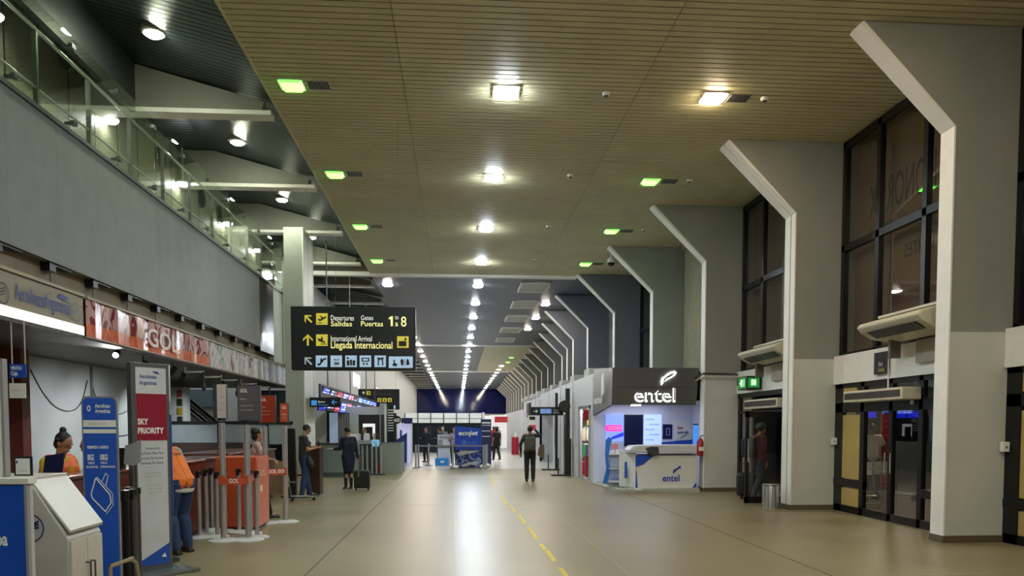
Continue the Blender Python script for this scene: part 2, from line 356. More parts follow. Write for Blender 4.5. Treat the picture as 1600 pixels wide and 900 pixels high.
# upper gallery
wup = M('olive gallery wall', '7c7a62', .5, noise=.08)
S(BX('wall_left', wup, None, -6.9, -6.65, -4, 27, 5.0, 8.3)); S(BX('floor_gallery', wall_p, None, -6.9, -5.75, 4, 27, 5.5, 5.8))
S(BX('wall_bulkhead', M('dark bulkhead', '252b2b', .5), None, -5.95, -5.85, -4, 14.8, 7.4, 8.36))
vm = MB()
for i in range(24): vm.box(-6.66, -6.645, 4.5 + .95 * i, 4.53 + .95 * i, 5.8, 8.3)
S(vm.build('trim_31', black))
for i, (y, z) in enumerate(((13.85, 7.98), (15.25, 8.0), (18.15, 7.73), (20.92, 7.62), (22.38, 7.6), (24.6, 7.5))):
    p = thing('porthole', 'round dark porthole in the upper gallery wall, %s' % ordn(i), 'porthole', (-6.65, y, z), 0, 'portholes along the gallery wall')
    MB().cyl((-6.66, y, z), (-6.64, y, z), .24, n=28).build('pane', M('porthole glass', '26261e', .15), p)
    pr = MB(); 
    for k in range(28):
        a0 = 6.28318 * k / 28; a1 = 6.28318 * (k + 1) / 28
        pr.cyl((-6.64, y + .25 * math.cos(a0), z + .25 * math.sin(a0)), (-6.64, y + .25 * math.cos(a1), z + .25 * math.sin(a1)), .015, n=6)
    pr.build('rim', steel_d, p)
bal = thing('glass_balustrade', 'long glass balustrade with steel posts along the top of the grey gallery', 'balustrade', (-5.5, 15, 5.88))
yy = 4.3; i = 0; sp = 1.485
while yy + sp < 26.6:
    a, b = yy + .012, yy + sp - .012
    MB().box(-5.506, -5.494, a, b, 5.9, 7.24).build('glass_pane', glass_g, bal)
    BX('post', M('satin post', '6f7268', .4, metal=.6), bal, -5.66, -5.6, yy + sp * .5 - .025, yy + sp * .5 + .025, 5.86, 6.95)
    for zz in (6.02, 7.1):
        MB().box(-5.62, -5.47, yy - .03, yy + .03, zz - .015, zz + .015).box(-5.53, -5.47, yy - .05, yy + .05, zz - .03, zz + .03).build('clamp', steel_d, bal)
    yy += sp
MB().cyl((-5.63, 4, 6.98), (-5.63, 26.2, 6.98), .025).build('handrail', steel, bal); MB().cyl((-5.63, 4, 6.2), (-5.63, 26.2, 6.2), .015).build('lower_rail', steel, bal)
gl_lens = M('wall lamp lens', 'ffffff', em=26, emc='f4f6ff', noise=0)
for i, y in enumerate((11.6, 15.3, 19.1, 22.7, 26.0, 29.3)):
    l = thing('wall_lamp', 'white lamp on a stem behind the gallery glass, %s' % ordn(i), 'lamp', (-6.5, y, 7.4), 0, 'lamps behind the gallery glass')
    MB().cyl((-6.5, y, 7.5), (-6.5, y, 8.28), .015).build('stem', steel, l); MB().lathe([(.05, .1), (.13, .06), (.14, .02)], (-6.5, y, 7.42), 16).build('housing', whitep, l); MB().lathe([(.04, -.05), (.1, -.035), (.13, 0), (.13, .02)], (-6.5, y, 7.42), 16).build('lens', gl_lens, l, smooth=True)
# left beams
bm_m = M('beam grey', '74746a', .6, noise=.05)
for n in range(0, 25):
    y = yf(n); lf = -6.65 if n < 5 else -5.9
    r = tag(bpy.data.objects.new('beam', None), kind='structure'); C.objects.link(r); r.location = (-4.5, y, 7.5)
    MB().prism([(lf, 7.5), (-3.6, 7.5), (-3.55, 7.66), (-5.8, 8.26), (lf, 8.26)], y, y + .28).build('web', bm_m, r)
    MB().box(lf, -3.43, y - .02, y + .3, 7.42, 7.5).build('flange', white_edge, r)
# left pillar
p = S(thing('column', None, None, (-4.8, 23, 0))); BX('shaft', M('pillar paint', 'a2a49c', .55), p, -5.0, -4.46, 22.9, 24.4, 0, 7.42); BX('edge_band', white_edge, p, -4.47, -4.44, 22.88, 24.42, 0, 7.42)
# far left wall with windows
S(BX('wall_left', M('far left wall', 'b4b4ae', .6, noise=.05), None, -6.2, -5.9, 28, 113, 0, 7.5))
for i, (y, z0, z1) in enumerate(((44, 3.95, 4.75), (56, 4.1, 4.6), (60, 4.1, 4.6), (66, 4.1, 4.6), (70, 4.1, 4.6), (38, 4.9, 5.3))):
    o = S(thing('window_%d' % (30 + i), None, None, (-5.9, y, z0))); BX('pane', M('dark wall window', '15171a', .2), o, -5.92, -5.89, y, y + 3.4, z0, z1)
    f = MB(); f.box(-5.93, -5.88, y, y + .1, z0, z1).box(-5.93, -5.88, y + 3.3, y + 3.4, z0, z1).box(-5.93, -5.88, y + 1.6, y + 1.7, z0, z1).build('frame', steel_d, o)
# recess under the gallery
soff = M('brown soffit slats', '3f3a36', .5, noise=.1)
mb = MB(); yy = 4
while yy < 26: mb.box(-12, -5.5, yy, yy + .385, 2.95, 3.0); yy += .4
S(mb.build('ceiling', soff)); S(BX('ceiling', black, None, -12, -5.6, 4, 26.3, 3.0, 3.1))
S(BX('wall_left', M('check-in back wall', '9aa09e', .6, noise=.06, scale=1), None, -8.0, -7.75, 13.7, 19.6, 0, 2.95))
S(BX('trim_32', M('grey conduit', '5a5d5e'), None, -7.76, -7.72, 16.9, 16.98, 1.2, 2.95))
S(BX('wall_partition', M('dark red wall', '5e241c', .5, noise=.06), None, -12, -7.25, 13.4, 13.65, 0, 2.95))
S(BX('wall_left', wall_p, None, -12.3, -12, 4, 30, 0, 7.4)); S(BX('wall_far_left', M('pale stair wall', 'bcc0be', .6), None, -12, -5.6, 30, 30.3, 0, 8.4))
S(BX('wall_left', wall_p, None, -12.3, -12, -14, 4, 0, 8.4)); S(BX('wall_partition', wall_p, None, -12, -5.6, 3.7, 4, 2.9, 8.3))
for i, pts in enumerate(([(14.6, 2.7), (15.0, 2.3), (15.5, 2.02), (16.1, 1.98), (16.5, 2.2), (16.8, 2.7)], [(16.9, 2.8), (17.1, 2.3), (17.6, 2.0), (18.3, 1.95), (18.9, 2.1)], [(17.0, 1.9), (17.5, 1.6), (18.2, 1.45), (19, 1.5)])):
    pp = []
    for j in range(len(pts) - 1):
        p0, p1, p2, p3 = pts[max(0, j - 1)], pts[j], pts[j + 1], pts[min(len(pts) - 1, j + 2)]
        for t in (0, .2, .4, .6, .8): pp.append((-7.735, *[.5 * (2 * p1[c] + (p2[c] - p0[c]) * t + (2 * p0[c] - 5 * p1[c] + 4 * p2[c] - p3[c]) * t * t + (3 * p1[c] - p0[c] - 3 * p2[c] + p3[c]) * t ** 3) for c in (0, 1)]))
    MB().tube(pp, .009, 6).build('cable', black, label=['loose black cable hanging in a deep loop on the grey wall', 'loose black cable dangling right of the wall conduit', 'low sagging black cable near the right end of the grey wall'][i], cat='cable')
# ---------------------------------------------------------------- ceiling lamps
lensW = M('white lamp lens', 'ffffff', em=K_WHITE, emc='ecf6ff', noise=0); lensWarm = M('warm lamp lens', 'ffffff', em=K_WHITE * .6, emc='ffe6c0', noise=0)
lensG = M('green lamp lens', 'ffffff', em=K_GREEN, emc='62ff3c', noise=0); lensG2 = M('green lamp lens side', 'ffffff', em=.8, emc='50e030', noise=0)
lensF = M('far lamp lens', 'ffffff', em=K_WHITE * .8, emc='fff2e0', noise=0)
refl = M('lamp reflector', 'd8d8d8', .25, metal=.6, noise=0)
grille_b = M('grille black', '050505', .6, noise=0)
def lamp(x, y, z, mat, label, group, vent=False):
    l = thing('ceiling_light', label, 'light', (x, y, z), 0, group)
    f = MB(); s = .19
    f.box(x - s - .025, x + s + .025, y - s - .025, y - s, z - .012, z + .01).box(x - s - .025, x + s + .025, y + s, y + s + .025, z - .012, z + .01)
    f.box(x - s - .025, x - s, y - s, y + s, z - .012, z + .01).box(x + s, x + s + .025, y - s, y + s, z - .012, z + .01)
    f.build('frame', refl, l)
    m = MB(); m.prism([(x - s + .01, z), (x + s - .01, z), (x + s - .06, z - .05), (x - s + .06, z - .05)], y - s + .02, y + s - .02)
    m.build('lens', mat, l)
    if mat is lensG:
        MB().prism([(x - s + .0, z - .001), (x + s - .0, z - .001), (x + s - .05, z - .03), (x - s + .05, z - .03)], y + s - .019, y + s - .005).build('lens_rim', lensG2, l)
        MB().prism([(x - s + .0, z - .001), (x + s - .0, z - .001), (x + s - .055, z - .046), (x - s + .055, z - .046)], y - s + .005, y - s + .019).build('lens_rim', lensG2, l)
    if vent:
        xv = x + .25
        v = thing('ceiling_vent', 'slotted grille beside the ' + label, 'vent', (xv, y, z), 0, group.replace('lamps', 'lamp grilles'))
        BX('backing', refl, v, xv, xv + .36, y - .15, y + .15, z - .004, z + .004)
        g = MB()
        for i in range(8):
            for j in range(3): g.box(xv + .02 + i * .042, xv + .05 + i * .042, y - .14 + j * .095, y - .06 + j * .095, z - .008, z - .003)
        g.build('slots', grille_b, v)
ys = [12.96 + 4.4 * i for i in range(23)]
for i, y in enumerate(ys):
    lamp(.82, y, 7.19 if y < 28 else 7.21, lensW, 'white square lamp in the central ceiling row, %s to the camera' % ORD[i] if i < 4 else 'white square lamp in the central ceiling row, %s from the front' % ORD[i], 'lamps of the central ceiling row')
for i, y in enumerate(ys):
    if 5 <= i < 7: continue
    lab = 'left ceiling row, %s' % ordn(i)
    if i < 4: lamp(-2.66, y, 7.19, lensG, 'green glowing lamp of the ' + lab, 'green lamps of the left ceiling row', True)
    else: lamp(-2.7, y, 7.21, lensF, 'white lamp of the ' + lab, 'white lamps of the left ceiling row')
for i, y in enumerate(ys):
    if i in (8, 9, 10): continue
    lab = 'right ceiling row, %s' % ordn(i)
    if i == 0: lamp(4.32, y, 7.19, lensWarm, 'warm white glowing lamp of the ' + lab, 'lamps of the right ceiling row', True)
    elif i < 4 or i in (11, 12): lamp(4.36 if i < 4 else 4.3, y, 7.19, lensG, 'green glowing lamp of the ' + lab, 'green lamps of the right ceiling row', i < 4)
    elif i in (4,): pass
    else: lamp(4.0, y, 7.21, lensF, 'white lamp of the ' + lab, 'white lamps of the right ceiling row')
for y in (8.5, 4.1, -.3, -4.7, -9.1):    # the rows go on behind the camera
    for x, mt in ((.82, lensW), (-2.66, lensG), (4.36, lensWarm)): lamp(x, y, 7.19, mt, 'ceiling lamp of the same rows further along the hall', 'lamps of the rows above and behind')
for i, y in enumerate((4.5, 8.8, 13.11, 17.86, 22.2, 26.5)):
    x = -4.87; l = thing('downlight', 'round lamp under the dark sloping ceiling, %s' % ordn(i), 'light', (x, y, 8.0), 0, 'round lamps of the dark sloping ceiling')
    MB().lathe([(.2, .08), (.2, .02), (.17, 0)], (x, y, 7.98), 20).build('housing', refl, l); MB().lathe([(.03, -.05), (.1, -.035), (.15, 0), (.16, .01)], (x, y, 7.98), 20).build('lens', M('sloping lamp lens', 'ffffff', em=75, emc='f6ffe0', noise=0), l, smooth=True)
for i, (px, py) in enumerate(((947, 145), (891, 273), (857, 353), (834, 405), (1195, 153), (1077, 281), (1006, 358))):
    q = U(px, py, Z=7.19)
    l = thing('smoke_detector', 'small round ceiling detector in the %s file, %s' % (('middle', ordn(i)) if i < 4 else ('right-hand', ordn(i - 4))), 'smoke detector', q, 0, 'small round ceiling detectors')
    MB().lathe([(.07, 0), (.07, -.02), (.045, -.05)], q, 18).build('base', whitep, l); MB().lathe([(.04, -.05), (.03, -.065)], q, 14).build('sensor', steel_d, l)
q = U(955, 398, Z=7.19)
l = thing('dome_camera', 'black dome camera under the ceiling beside a right-hand column', 'camera', q)
MB().cyl(q, (q.x, q.y, q.z - .14), .05).build('mount', whitep, l); MB().lathe([(.11, -.12), (.13, -.2), (.12, -.26)], q, 20).build('housing', whitep, l); MB().ell((q.x, q.y, q.z - .27), (.11, .11, .1), 16).build('dome', M('dome plastic', '050507', .1, noise=0), l, smooth=True)
for i, y in enumerate((30.74, 35.07, 39.6, 44.3, 49.2)):
    x = 3.05; v = thing('ceiling_hatch', 'large white framed square grille in the dark ceiling, %s' % ordn(i), 'ceiling grille', (x, y, 7.2), 0, 'large square grilles of the dark ceiling')
    f = MB(); a = .58; b = 1.1
    f.box(x - a, x + a, y - b, y - b + .08, 7.17, 7.22).box(x - a, x + a, y + b - .08, y + b, 7.17, 7.22).box(x - a, x - a + .06, y - b, y + b, 7.17, 7.22).box(x + a - .06, x + a, y - b, y + b, 7.17, 7.22)
    f.build('frame', white_edge, v); BX('grille', M('grille grey', 'b4b4a8', .6, noise=.15, scale=20), v, x - a + .06, x + a - .06, y - b + .08, y + b - .08, 7.19, 7.21)
# ---------------------------------------------------------------- things on the right wall
cream = M('cream air conditioner plastic', 'c8c0a8', .4, noise=.03)
def ac(n, label, ya, yb, xh):
    z = 3.1; X = bay_x(n)
    r = thing('air_conditioner', label, 'air conditioner', (xh, ya, z))
    prof = [(xh, z + .22), (xh + .08, z + .13), (xh + .25, z + .03), (X - .05, z - .03), (X - .02, z + .38), (xh + .35, z + .36), (xh + .06, z + .28)]
    MB().prism(prof, ya, yb).build('casing', cream, r, bevel=.03)
    d = Vector((xh + .25 - xh - .08, 0, .03 - .13)); 
    MB().prism([(xh + .065, z + .125), (xh + .24, z + .025), (xh + .235, z + .02), (xh + .05, z + .12)], ya + .15, yb - .25).build('air_slot', black, r)
    lo = MB()
    for i in range(10):
        y = ya + .2 + (yb - ya - .5) * i / 9; lo.box(xh + .06, xh + .2, y, y + .01, z + .03, z + .12)
    BX('top_plate', cream, r, xh + .4, X - .01, ya - .02, yb + .02, z + .39, z + .43); [BX('bracket', M('bracket brown', '6a6254', .5), r, X - .25, X - .07, y_, y_ + .07, z - .3, z) for y_ in (ya + .02, yb - .3)]
    BX('back_plate', M('taupe plate', '9c9080', .6), r, X - .06, X - .01, ya + .1, yb - .7, z - .42, z - .05)
ac(1, 'cream ceiling-style air conditioner mounted above the glass double doors', 10.95, 12.7, 6.75)
ac(2, 'cream air conditioner above the green exit sign and open door', 15.55, 17.6, 6.5)
def curtain_unit(n, label, ya, yb, za, zb):
    X = bay_x(n); r = thing('air_curtain', label, 'air curtain', (X - .3, ya, za))
    BX('casing', cream, r, X - .3, X + .03, ya, yb, za, zb, bevel=.015)
    BX('grille', M('grille brown', '2c2620', .5), r, X - .312, X - .3, ya + .06, yb - .06, za + .05, zb - .04)
    g = MB()
    for i in range(26): y = ya + .1 + (yb - ya - .2) * i / 25; g.box(X - .316, X - .312, y, y + .01, za + .05, zb - .04)
    g.build('fins', M('grille fin', '5a5246', .4), r)
curtain_unit(1, 'long cream air curtain unit hanging over the glass double doors', 11.95, 13.85, 2.1, 2.3)
curtain_unit(2, 'cream air curtain unit over the open single door', 16.0, 17.9, 2.07, 2.28)
X1 = bay_x(1) - .02; X2 = bay_x(2) - .02; X0 = bay_x(0) - .02
MB().cyl((X1 - .2, 12.5, 2.3), (X1 - .2, 12.5, 3.1), .012).build('hanging_rod', whitep, label='thin white rod from the air curtain up to the air conditioner', cat='rod')
r = thing('wall_sign', 'square dark exit sign on the white band over the double doors', 'sign', (X1, 13, 2.6))
BX('panel', M('sign navy', '15151c', .3), r, X1 - .03, X1, 12.82, 13.26, 2.58, 2.96); text('Exit', wht_t, r, (X1 - .032, 13.1, 2.72), w=.12, h=.07, rz=R(-90)); text('Salida', M('yellow lettering', 'd8c850', .5, noise=0), r, (X1 - .032, 13.12, 2.62), w=.2, h=.07, rz=R(-90))
r = thing('exit_sign', 'green illuminated emergency exit sign over the open door', 'sign', (X2, 18, 2.5))
BX('housing', black, r, X2 - .35, X2, 17.55, 18.1, 2.53, 2.84); BX('face', M('green sign face', '1c7a34', .4, em=.15, emc='2a9a40', noise=0), r, X2 - .36, X2 - .35, 17.6, 18.05, 2.56, 2.81)
MB().box(X2 - .366, X2 - .36, 17.8, 17.9, 2.6, 2.77).box(X2 - .366, X2 - .36, 17.68, 17.72, 2.6, 2.77).box(X2 - .366, X2 - .36, 17.9, 17.98, 2.66, 2.7).build('pictogram', M('sign white glow', 'c0e8c0', em=.3, noise=0), r)
BX('end_face', M('green sign face'), r, X2 - .32, X2 - .05, 17.54, 17.55, 2.57, 2.8)
BX('end_mark', M('sign white glow'), r, X2 - .25, X2 - .13, 17.53, 17.54, 2.62, 2.76)
for n, yy, lab in ((1, 10.40, 'small grey switch box on the nearest tall column'), (2, 14.76, 'small grey switch box on the second column, left of the double doors')):
    x = xf(n) + .78; o = thing('switch_box', lab, 'switch box', (x, yy, 1.32)); BX('box', whitep, o, x, x + .1, yy - .08, yy, 1.3, 1.44, bevel=.008); BX('button', steel_d, o, x + .04, x + .06, yy - .085, yy - .08, 1.35, 1.38)
o = thing('conduit', 'grey pipe run wrapping the third column near the shop kiosk', 'pipe', (6.2, 19.1, 2.95))
MB().tube([(6.1, 19.5, 2.9), (6.2, 19.12, 3.0), (7.1, 19.12, 2.98), (7.1, 19.12, 2.7)], .025).build('pipe', steel_d, o); MB().tube([(6.12, 19.5, 2.84), (6.22, 19.1, 2.93), (7.1, 19.1, 2.92)], .018).build('pipe', cream, o)
b = thing('litter_bin', 'cylindrical stainless steel litter bin beside the open door', 'bin', (6.3, 15.05, 0))
MB().lathe([(.16, 0), (.165, .03), (.165, .48), (.155, .5), (.12, .5), (.12, .44)], (6.3, 15.05, 0), 28).build('body', steel, b, smooth=True)
MB().lathe([(.168, .47), (.172, .48), (.168, .495)], (6.3, 15.05, 0), 28).build('rim', steel_d, b)
rd = MB()
for k in range(14): a = 6.28318 * k / 14; rd.cyl((6.3 + .166 * math.cos(a), 15.05 + .166 * math.sin(a), .03), (6.3 + .166 * math.cos(a), 15.05 + .166 * math.sin(a), .47), .005, n=5)
rd.build('ribs', steel_d, b)
# open door leaf
X = bay_x(2); hx = X - .02; hy = 16.0
lf = thing('door_leaf', 'black framed glass door leaf standing open into the hall', 'door', (hx, hy, 0))
MB().box(hx - .95, hx, hy, hy + .05, 1.86, 1.98).box(hx - .95, hx, hy, hy + .05, .02, .16).box(hx - .95, hx - .87, hy, hy + .05, .02, 1.98).box(hx - .08, hx, hy, hy + .05, .02, 1.98).build('frame', dkmetal, lf)
MB().quad((hx - .9, hy + .025, .15), (hx - .06, hy + .025, .15), (hx - .06, hy + .025, 1.9), (hx - .9, hy + .025, 1.9)).build('pane', glass_d, lf)
MB().tube([(hx - .9, hy - .03, .9), (hx - .9, hy - .03, 1.4)], .014).build('door_handle', steel, lf)
# outside, beyond the doors
red = M('red banner', '8a1420', .5); 
r = thing('red_totem', 'tall red information totem seen through the glass doors', 'totem', (11.6, 20, 0)); BX('body', red, r, 11.45, 11.75, 20, 20.15, 0, 2.0, bevel=.02)
for k, z in enumerate((2.0, 1.85, 1.6, 1.4)): text(['AVISO', 'salidas', 'taxis y buses', 'estacionamiento'][k][:0] or '— — —', wht_t, r, (11.5, 19.99, z - .2), w=.2, h=.02, name='print')
scr_b = M('blue screen', '1020c0', em=.15, emc='1428ff', noise=.3)
for i, x in enumerate((10.95, 11.8, 12.3)):
    r = thing('screen', ['left', 'middle', 'right'][i] + ' blue glowing screen seen through the glass doors', 'screen', (x, 20.3, 2.0)); BX('housing', black, r, x, x + .5, 20.32, 20.4, 1.88, 2.1); BX('display', scr_b, r, x + .02, x + .48, 20.31, 20.32, 1.9, 2.08); BX('hanger', black, r, x + .22, x + .26, 20.34, 20.38, 2.1, 3.5)
def cart(x, y, rz, label, sc=1.0):
    r = thing('luggage_cart', label, 'luggage cart', (x, y, 0), rz); cm = M('cart steel', '8a8c8a', .35, metal=.8)
    f = MB(); r_ = .014
    f.tube([(-.25, -.4, .18), (.25, -.4, .18), (.18, .5, .15), (-.18, .5, .15), (-.25, -.4, .18)], r_)
    for i in range(4): f.tube([(-.2 + .13 * i, -.38, .18), (-.15 + .1 * i, .48, .16)], .008)
    f.build('deck', cm, r, local=True)
    MB().tube([(-.25, -.4, .18), (-.26, -.5, .95), (.26, -.5, .95), (.25, -.4, .18)], r_).tube([(-.25, -.44, .5), (.25, -.44, .5)], .008).build('handle_frame', cm, r, local=True)
    MB().box(-.24, .24, -.49, -.47, .55, .85).build('advert_plate', whitep, r, local=True)
    MB().tube([(-.22, -.5, .72), (-.22, -.25, .7), (.22, -.25, .7), (.22, -.5, .72)], .008).tube([(-.22, -.27, .7), (-.2, -.3, .6), (.2, -.3, .6), (.22, -.27, .7)], .006).build('basket', cm, r, local=True)
    for sx, sy in ((-.22, -.35), (.22, -.35), (0, .42)): MB().cyl((sx - .02, sy, .06), (sx + .02, sy, .06), .06, n=14).build('wheel', black, r, local=True)
    return r
cart(9.95, 16.7, R(200), 'steel luggage cart standing outside the glass doors, right of the man'); cart(9.1, 16.6, R(160), 'steel luggage cart outside the glass doors, left of the man')
S(BX('wall_outside', M('outside wall', '2c2c2a', .8), None, 20, 20.3, -14, 60, 0, 5))
# lamps added outside so that the pavement and figures there are not black
for y in (12.5, 18):
    l = thing('added_outdoor_light', 'added outdoor lamp brightening the pavement beyond the doors', 'light', (10.5, y, 3.4), 0, 'added lamps outside'); BX('lens', M('added lamp lens', 'ffffff', em=45, emc='fff0d0', noise=0), l, 10.35, 10.65, y - .15, y + .15, 3.36, 3.4); BX('housing', black, l, 10.3, 10.7, y - .2, y + .2, 3.4, 3.5)
S(BX('ceiling_canopy', black, None, 8.3, 14, 8, 24, 3.5, 3.7))
# ---------------------------------------------------------------- telecom kiosk
kg = M('kiosk graphite', '4c4a48', .45, noise=.04); kw = M('kiosk white', 'd4d6e2', .4, noise=.02); kb = M('kiosk blue', '1a48b4', .4, noise=.03); kbd = M('kiosk navy', '0a1240', .25, noise=0)
K = thing('phone_shop_kiosk', 'white phone shop kiosk with graphite header and lit white lettering', 'kiosk', (5.0, 20.5, 0))
YK = 19.5
MB().prism([(3.94, 2.22), (6.14, 2.22), (6.22, 3.17), (3.96, 3.17)], YK, YK + .25).build('header', kg, K)
MB().quad((3.94, YK, 2.22), (3.96, YK, 3.17), (3.9, 21.9, 3.3), (3.88, 21.9, 1.97)).quad((3.99, YK + .02, 2.22), (4.01, YK + .02, 3.17), (3.95, 21.9, 3.3), (3.93, 21.9, 1.97)).build('side_header', M('kiosk side graphite', '77777a', .3, metal=.3), K)
BX('roof', kw, K, 3.95, 6.9, YK + .2, 23.9, 3.1, 3.16); BX('header_joint', black, K, 3.95, 6.2, YK - .004, YK, 2.66, 2.67)
BX('ceiling_panel', M('kiosk lit soffit', 'ffffff', em=.8, emc='e4e8ff', noise=0), K, 4.3, 5.9, 20.0, 21.6, 2.28, 2.3)
BX('ceiling_plate', kw, K, 3.95, 7.0, YK + .25, 23.9, 2.3, 2.34)
BX('back_wall', kw, K, 3.9, 6.9, 21.9, 22.0, 0, 3.0); BX('right_wall', kw, K, 6.8, 6.9, 20.0, 22, 0, 2.3)
BX('edge_light', M('edge light', 'ffffff', em=2, noise=0), K, 4.45, 4.7, YK - .01, YK + .05, 2.19, 2.225)
wl = M('lit white lettering', 'ffffff', em=1.6, emc='ffffff', noise=0); dkl = M('lettering face', '2a2a2c', .4, noise=0)
text('entel', wl, K, (4.53, YK - .02, 2.3), w=1.06, h=.35, bold=.012, name='lit_lettering')
text('entel', dkl, K, (4.56, YK - .05, 2.33), w=1.02, h=.32, bold=-.012, name='lettering')
def swoosh(mb, x, y, z, s):
    pts = [(0, 0), (-.02, .16), (.03, .3), (.12, .33), (.2, .42), (.34, .5), (.5, .54), (.58, .48), (.52, .38), (.38, .28), (.22, .2), (.1, .12)]
    mb.prism([(x + a * s, z + b * s) for a, b in pts], y, y + .015); return mb
swoosh(MB(), 5.22, YK - .045, 2.72, .68).build('lit_emblem', wl, K)
MB().prism([(5.22 + a * .68, 2.72 + b * .68) for a, b in [(.06, .07), (.09, .24), (.2, .33), (.36, .43), (.48, .46), (.48, .42), (.34, .32), (.18, .24)]], YK - .06, YK - .046).build('emblem_face', kg, K)
text('entel', wht_t, K, (3.86, 21.6, 2.3), w=1.2, h=.22, rz=R(-90), name='side_lettering', bold=.02)
MB().prism([(20.1, 2.55), (20.5, 2.45), (20.45, 3.0), (20.2, 3.1)], 3.85, 3.86, 'x').build('side_emblem', wht_t, K)
MB().box(4.0, 6.1, 18.95, 21.9, 0, .09).prism([(3.95, 21.9), (3.85, 23.5), (3.9, 21.0), (4.45, 18.95), (4.5, 21)], 0, .06, 'z').build('platform', M('platform edge', 'a8a69a', .5), K)
tl = MB()
for i in range(5): tl.box(4.0 + .1 * i, 4.07 + .1 * i, 19.2 + .1 * (4 - i), 20.6, .09, .1)
tl.build('platform_stripes', black, K)
MB().prism([(3.9, 20.4), (4.46, 18.9), (4.62, 18.9), (4.62, 19.1), (4.1, 20.6)], .06, .092, 'z').build('white_ramp', white, K)
# screens & posters on the kiosk's back wall
def onback(x0, x1, y0, y1):
    a = U(x0, y1, Y=21.85); b = U(x1, y0, Y=21.85); return a.x, b.x, a.z, b.z
def scr(name, r, mat, parent=K, d=.05):
    a, b, c, e_ = onback(*r); return BX(name, mat, parent, a, b, 21.9 - d, 21.9, c, e_)
screen_l = thing('display_screen', 'tall lit advert screen with a pink band on the kiosk wall', 'screen', (4.5, 21.85, 1)); 
MM = lambda n, c, e: M(n, c, .4, em=e, emc=c, noise=.04)
scr('display', (946, 975, 647, 697), MM('advert light blue', '7e94e4', .3), screen_l)
a, b, c, e_ = onback(946, 972, 664, 674); BX('pink_band', MM('advert pink', 'f040a8', .35), screen_l, a, b, 21.84, 21.85, c, e_); text('SETIEMBRE', wht_t, screen_l, (a + .08, 21.835, c + .05), w=(b - a) * .8, h=.09, name='print')
a, b, c, e_ = onback(951, 974, 675, 688); MB().prism([(a, c), (b, c + .12), (b, e_), (a + .1, c + .1)], 21.84, 21.85).build('blue_swoosh', MM('advert blue', '1c30c8', .3), screen_l)
s2 = thing('display_screen', 'switched-off dark navy screen between two lit ones on the kiosk wall', 'screen', (5, 21.85, 1)); scr('display', (975, 1005, 648, 697), kbd, s2)
a, b, c, e_ = onback(975, 1005, 648, 697); MB().box(a, b, 21.83, 21.85, c, c + .03).box(a, b, 21.83, 21.85, e_ - .03, e_).box(a, a + .03, 21.83, 21.85, c, e_).build('bezel', black, s2)
s3 = thing('display_screen', 'tall pale blue lit price screen on the kiosk wall', 'screen', (5.3, 21.85, 1)); scr('display', (1006, 1034, 648, 698), MM('advert pale', '9cb4f0', .35), s3)
for k in range(5):
    a, b, c, e_ = onback(1009 + 6 * (k % 2), 1022 + 8 * (k % 2), 654 + 8 * k, 656 + 8 * k); text('plan postpago', M('screen print', '4a5aa0', noise=0), s3, (a, 21.84, c), w=b - a, h=.05, name='print')
s4 = thing('poster', 'small dark blue poster with a phone outline on the kiosk wall', 'poster', (6, 21.85, 1)); scr('sheet', (1036, 1051, 663, 686), kbd, s4, .02)
a, b, c, e_ = onback(1041, 1047, 669, 680); f = MB(); f.box(a, b, 21.86, 21.87, c, c + .015).box(a, b, 21.86, 21.87, e_ - .015, e_).box(a, a + .015, 21.86, 21.87, c, e_).box(b - .015, b, 21.86, 21.87, c, e_).build('phone_outline', M('outline blue', '8fa6ec', noise=0), s4)
s5 = thing('poster', 'white poster with red and navy lettering on the kiosk wall', 'poster', (6.3, 21.85, 1)); scr('sheet', (1055, 1082, 660, 688), white, s5, .02)
a, b, c, e_ = onback(1059, 1076, 667, 671); text('Suma', M('red lettering', 'b02038', noise=0), s5, (a, 21.87, c), w=(b - a) * .5, h=.1, name='print', bold=.02); text('megas gratis', blue_t, s5, (a, 21.87, c - .12), w=b - a, h=.08, name='print', bold=.02)
a, b, c, e_ = onback(1061, 1073, 678, 686); MB().prism([(a, c), (b, c + .1), (b, e_), (a + .1, e_ - .05)], 21.86, 21.875).build('picture', M('picture taupe', '9a8a78', noise=.3, scale=30), s5)
a, b, c, e_ = onback(1034, 1083, 690, 699); MB().prism([(a, c), (b, c), (b, e_ + .06), (a, e_ - .02)], 21.86, 21.9).build('blue_stripe', kb, K)
# counter
Cn = thing('shop_counter', 'white kiosk counter with blue swoosh and lettering on its front', 'counter', (5.2, 19.3, .09))
MB().box(4.5, 6.1, 19.2, 19.32, .09, .93).build('front_panel', white, Cn, bevel=.01)
MB().prism([(4.24, 19.95), (4.52, 19.2), (4.56, 19.3), (4.3, 20.0)], .09, 1.0, 'z').build('side_panel', white, Cn)
MB().prism([(4.3, .92 + .13), (4.42, 1.18), (4.9, 1.2), (6.2, 1.2), (6.2, .98), (5.0, .97), (4.7, 1.0)], 19.1, 19.75).build('counter_top', M('counter top', 'c9cacd', .3), Cn, bevel=.03)
MB().prism([(4.72, 1.12), (4.86, 1.16), (5.06, 1.15), (5.08, .97), (4.98, .92), (4.84, .95)], 19.06, 19.3).build('recess', M('recess grey', '3c3e46', .3), Cn, bevel=.02)
MB().prism([(4.5, .93), (4.5, .68), (4.66, .72), (4.82, .84), (4.9, .93)], 19.19, 19.2).build('blue_swoosh', kb, Cn)
MB().prism([(4.5, .92), (4.505, .64), (4.7, .7), (4.84, .82), (4.98, .93), (4.9, .93), (4.8, .84), (4.66, .74)], 19.185, 19.19).build('blue_line', kb, Cn)
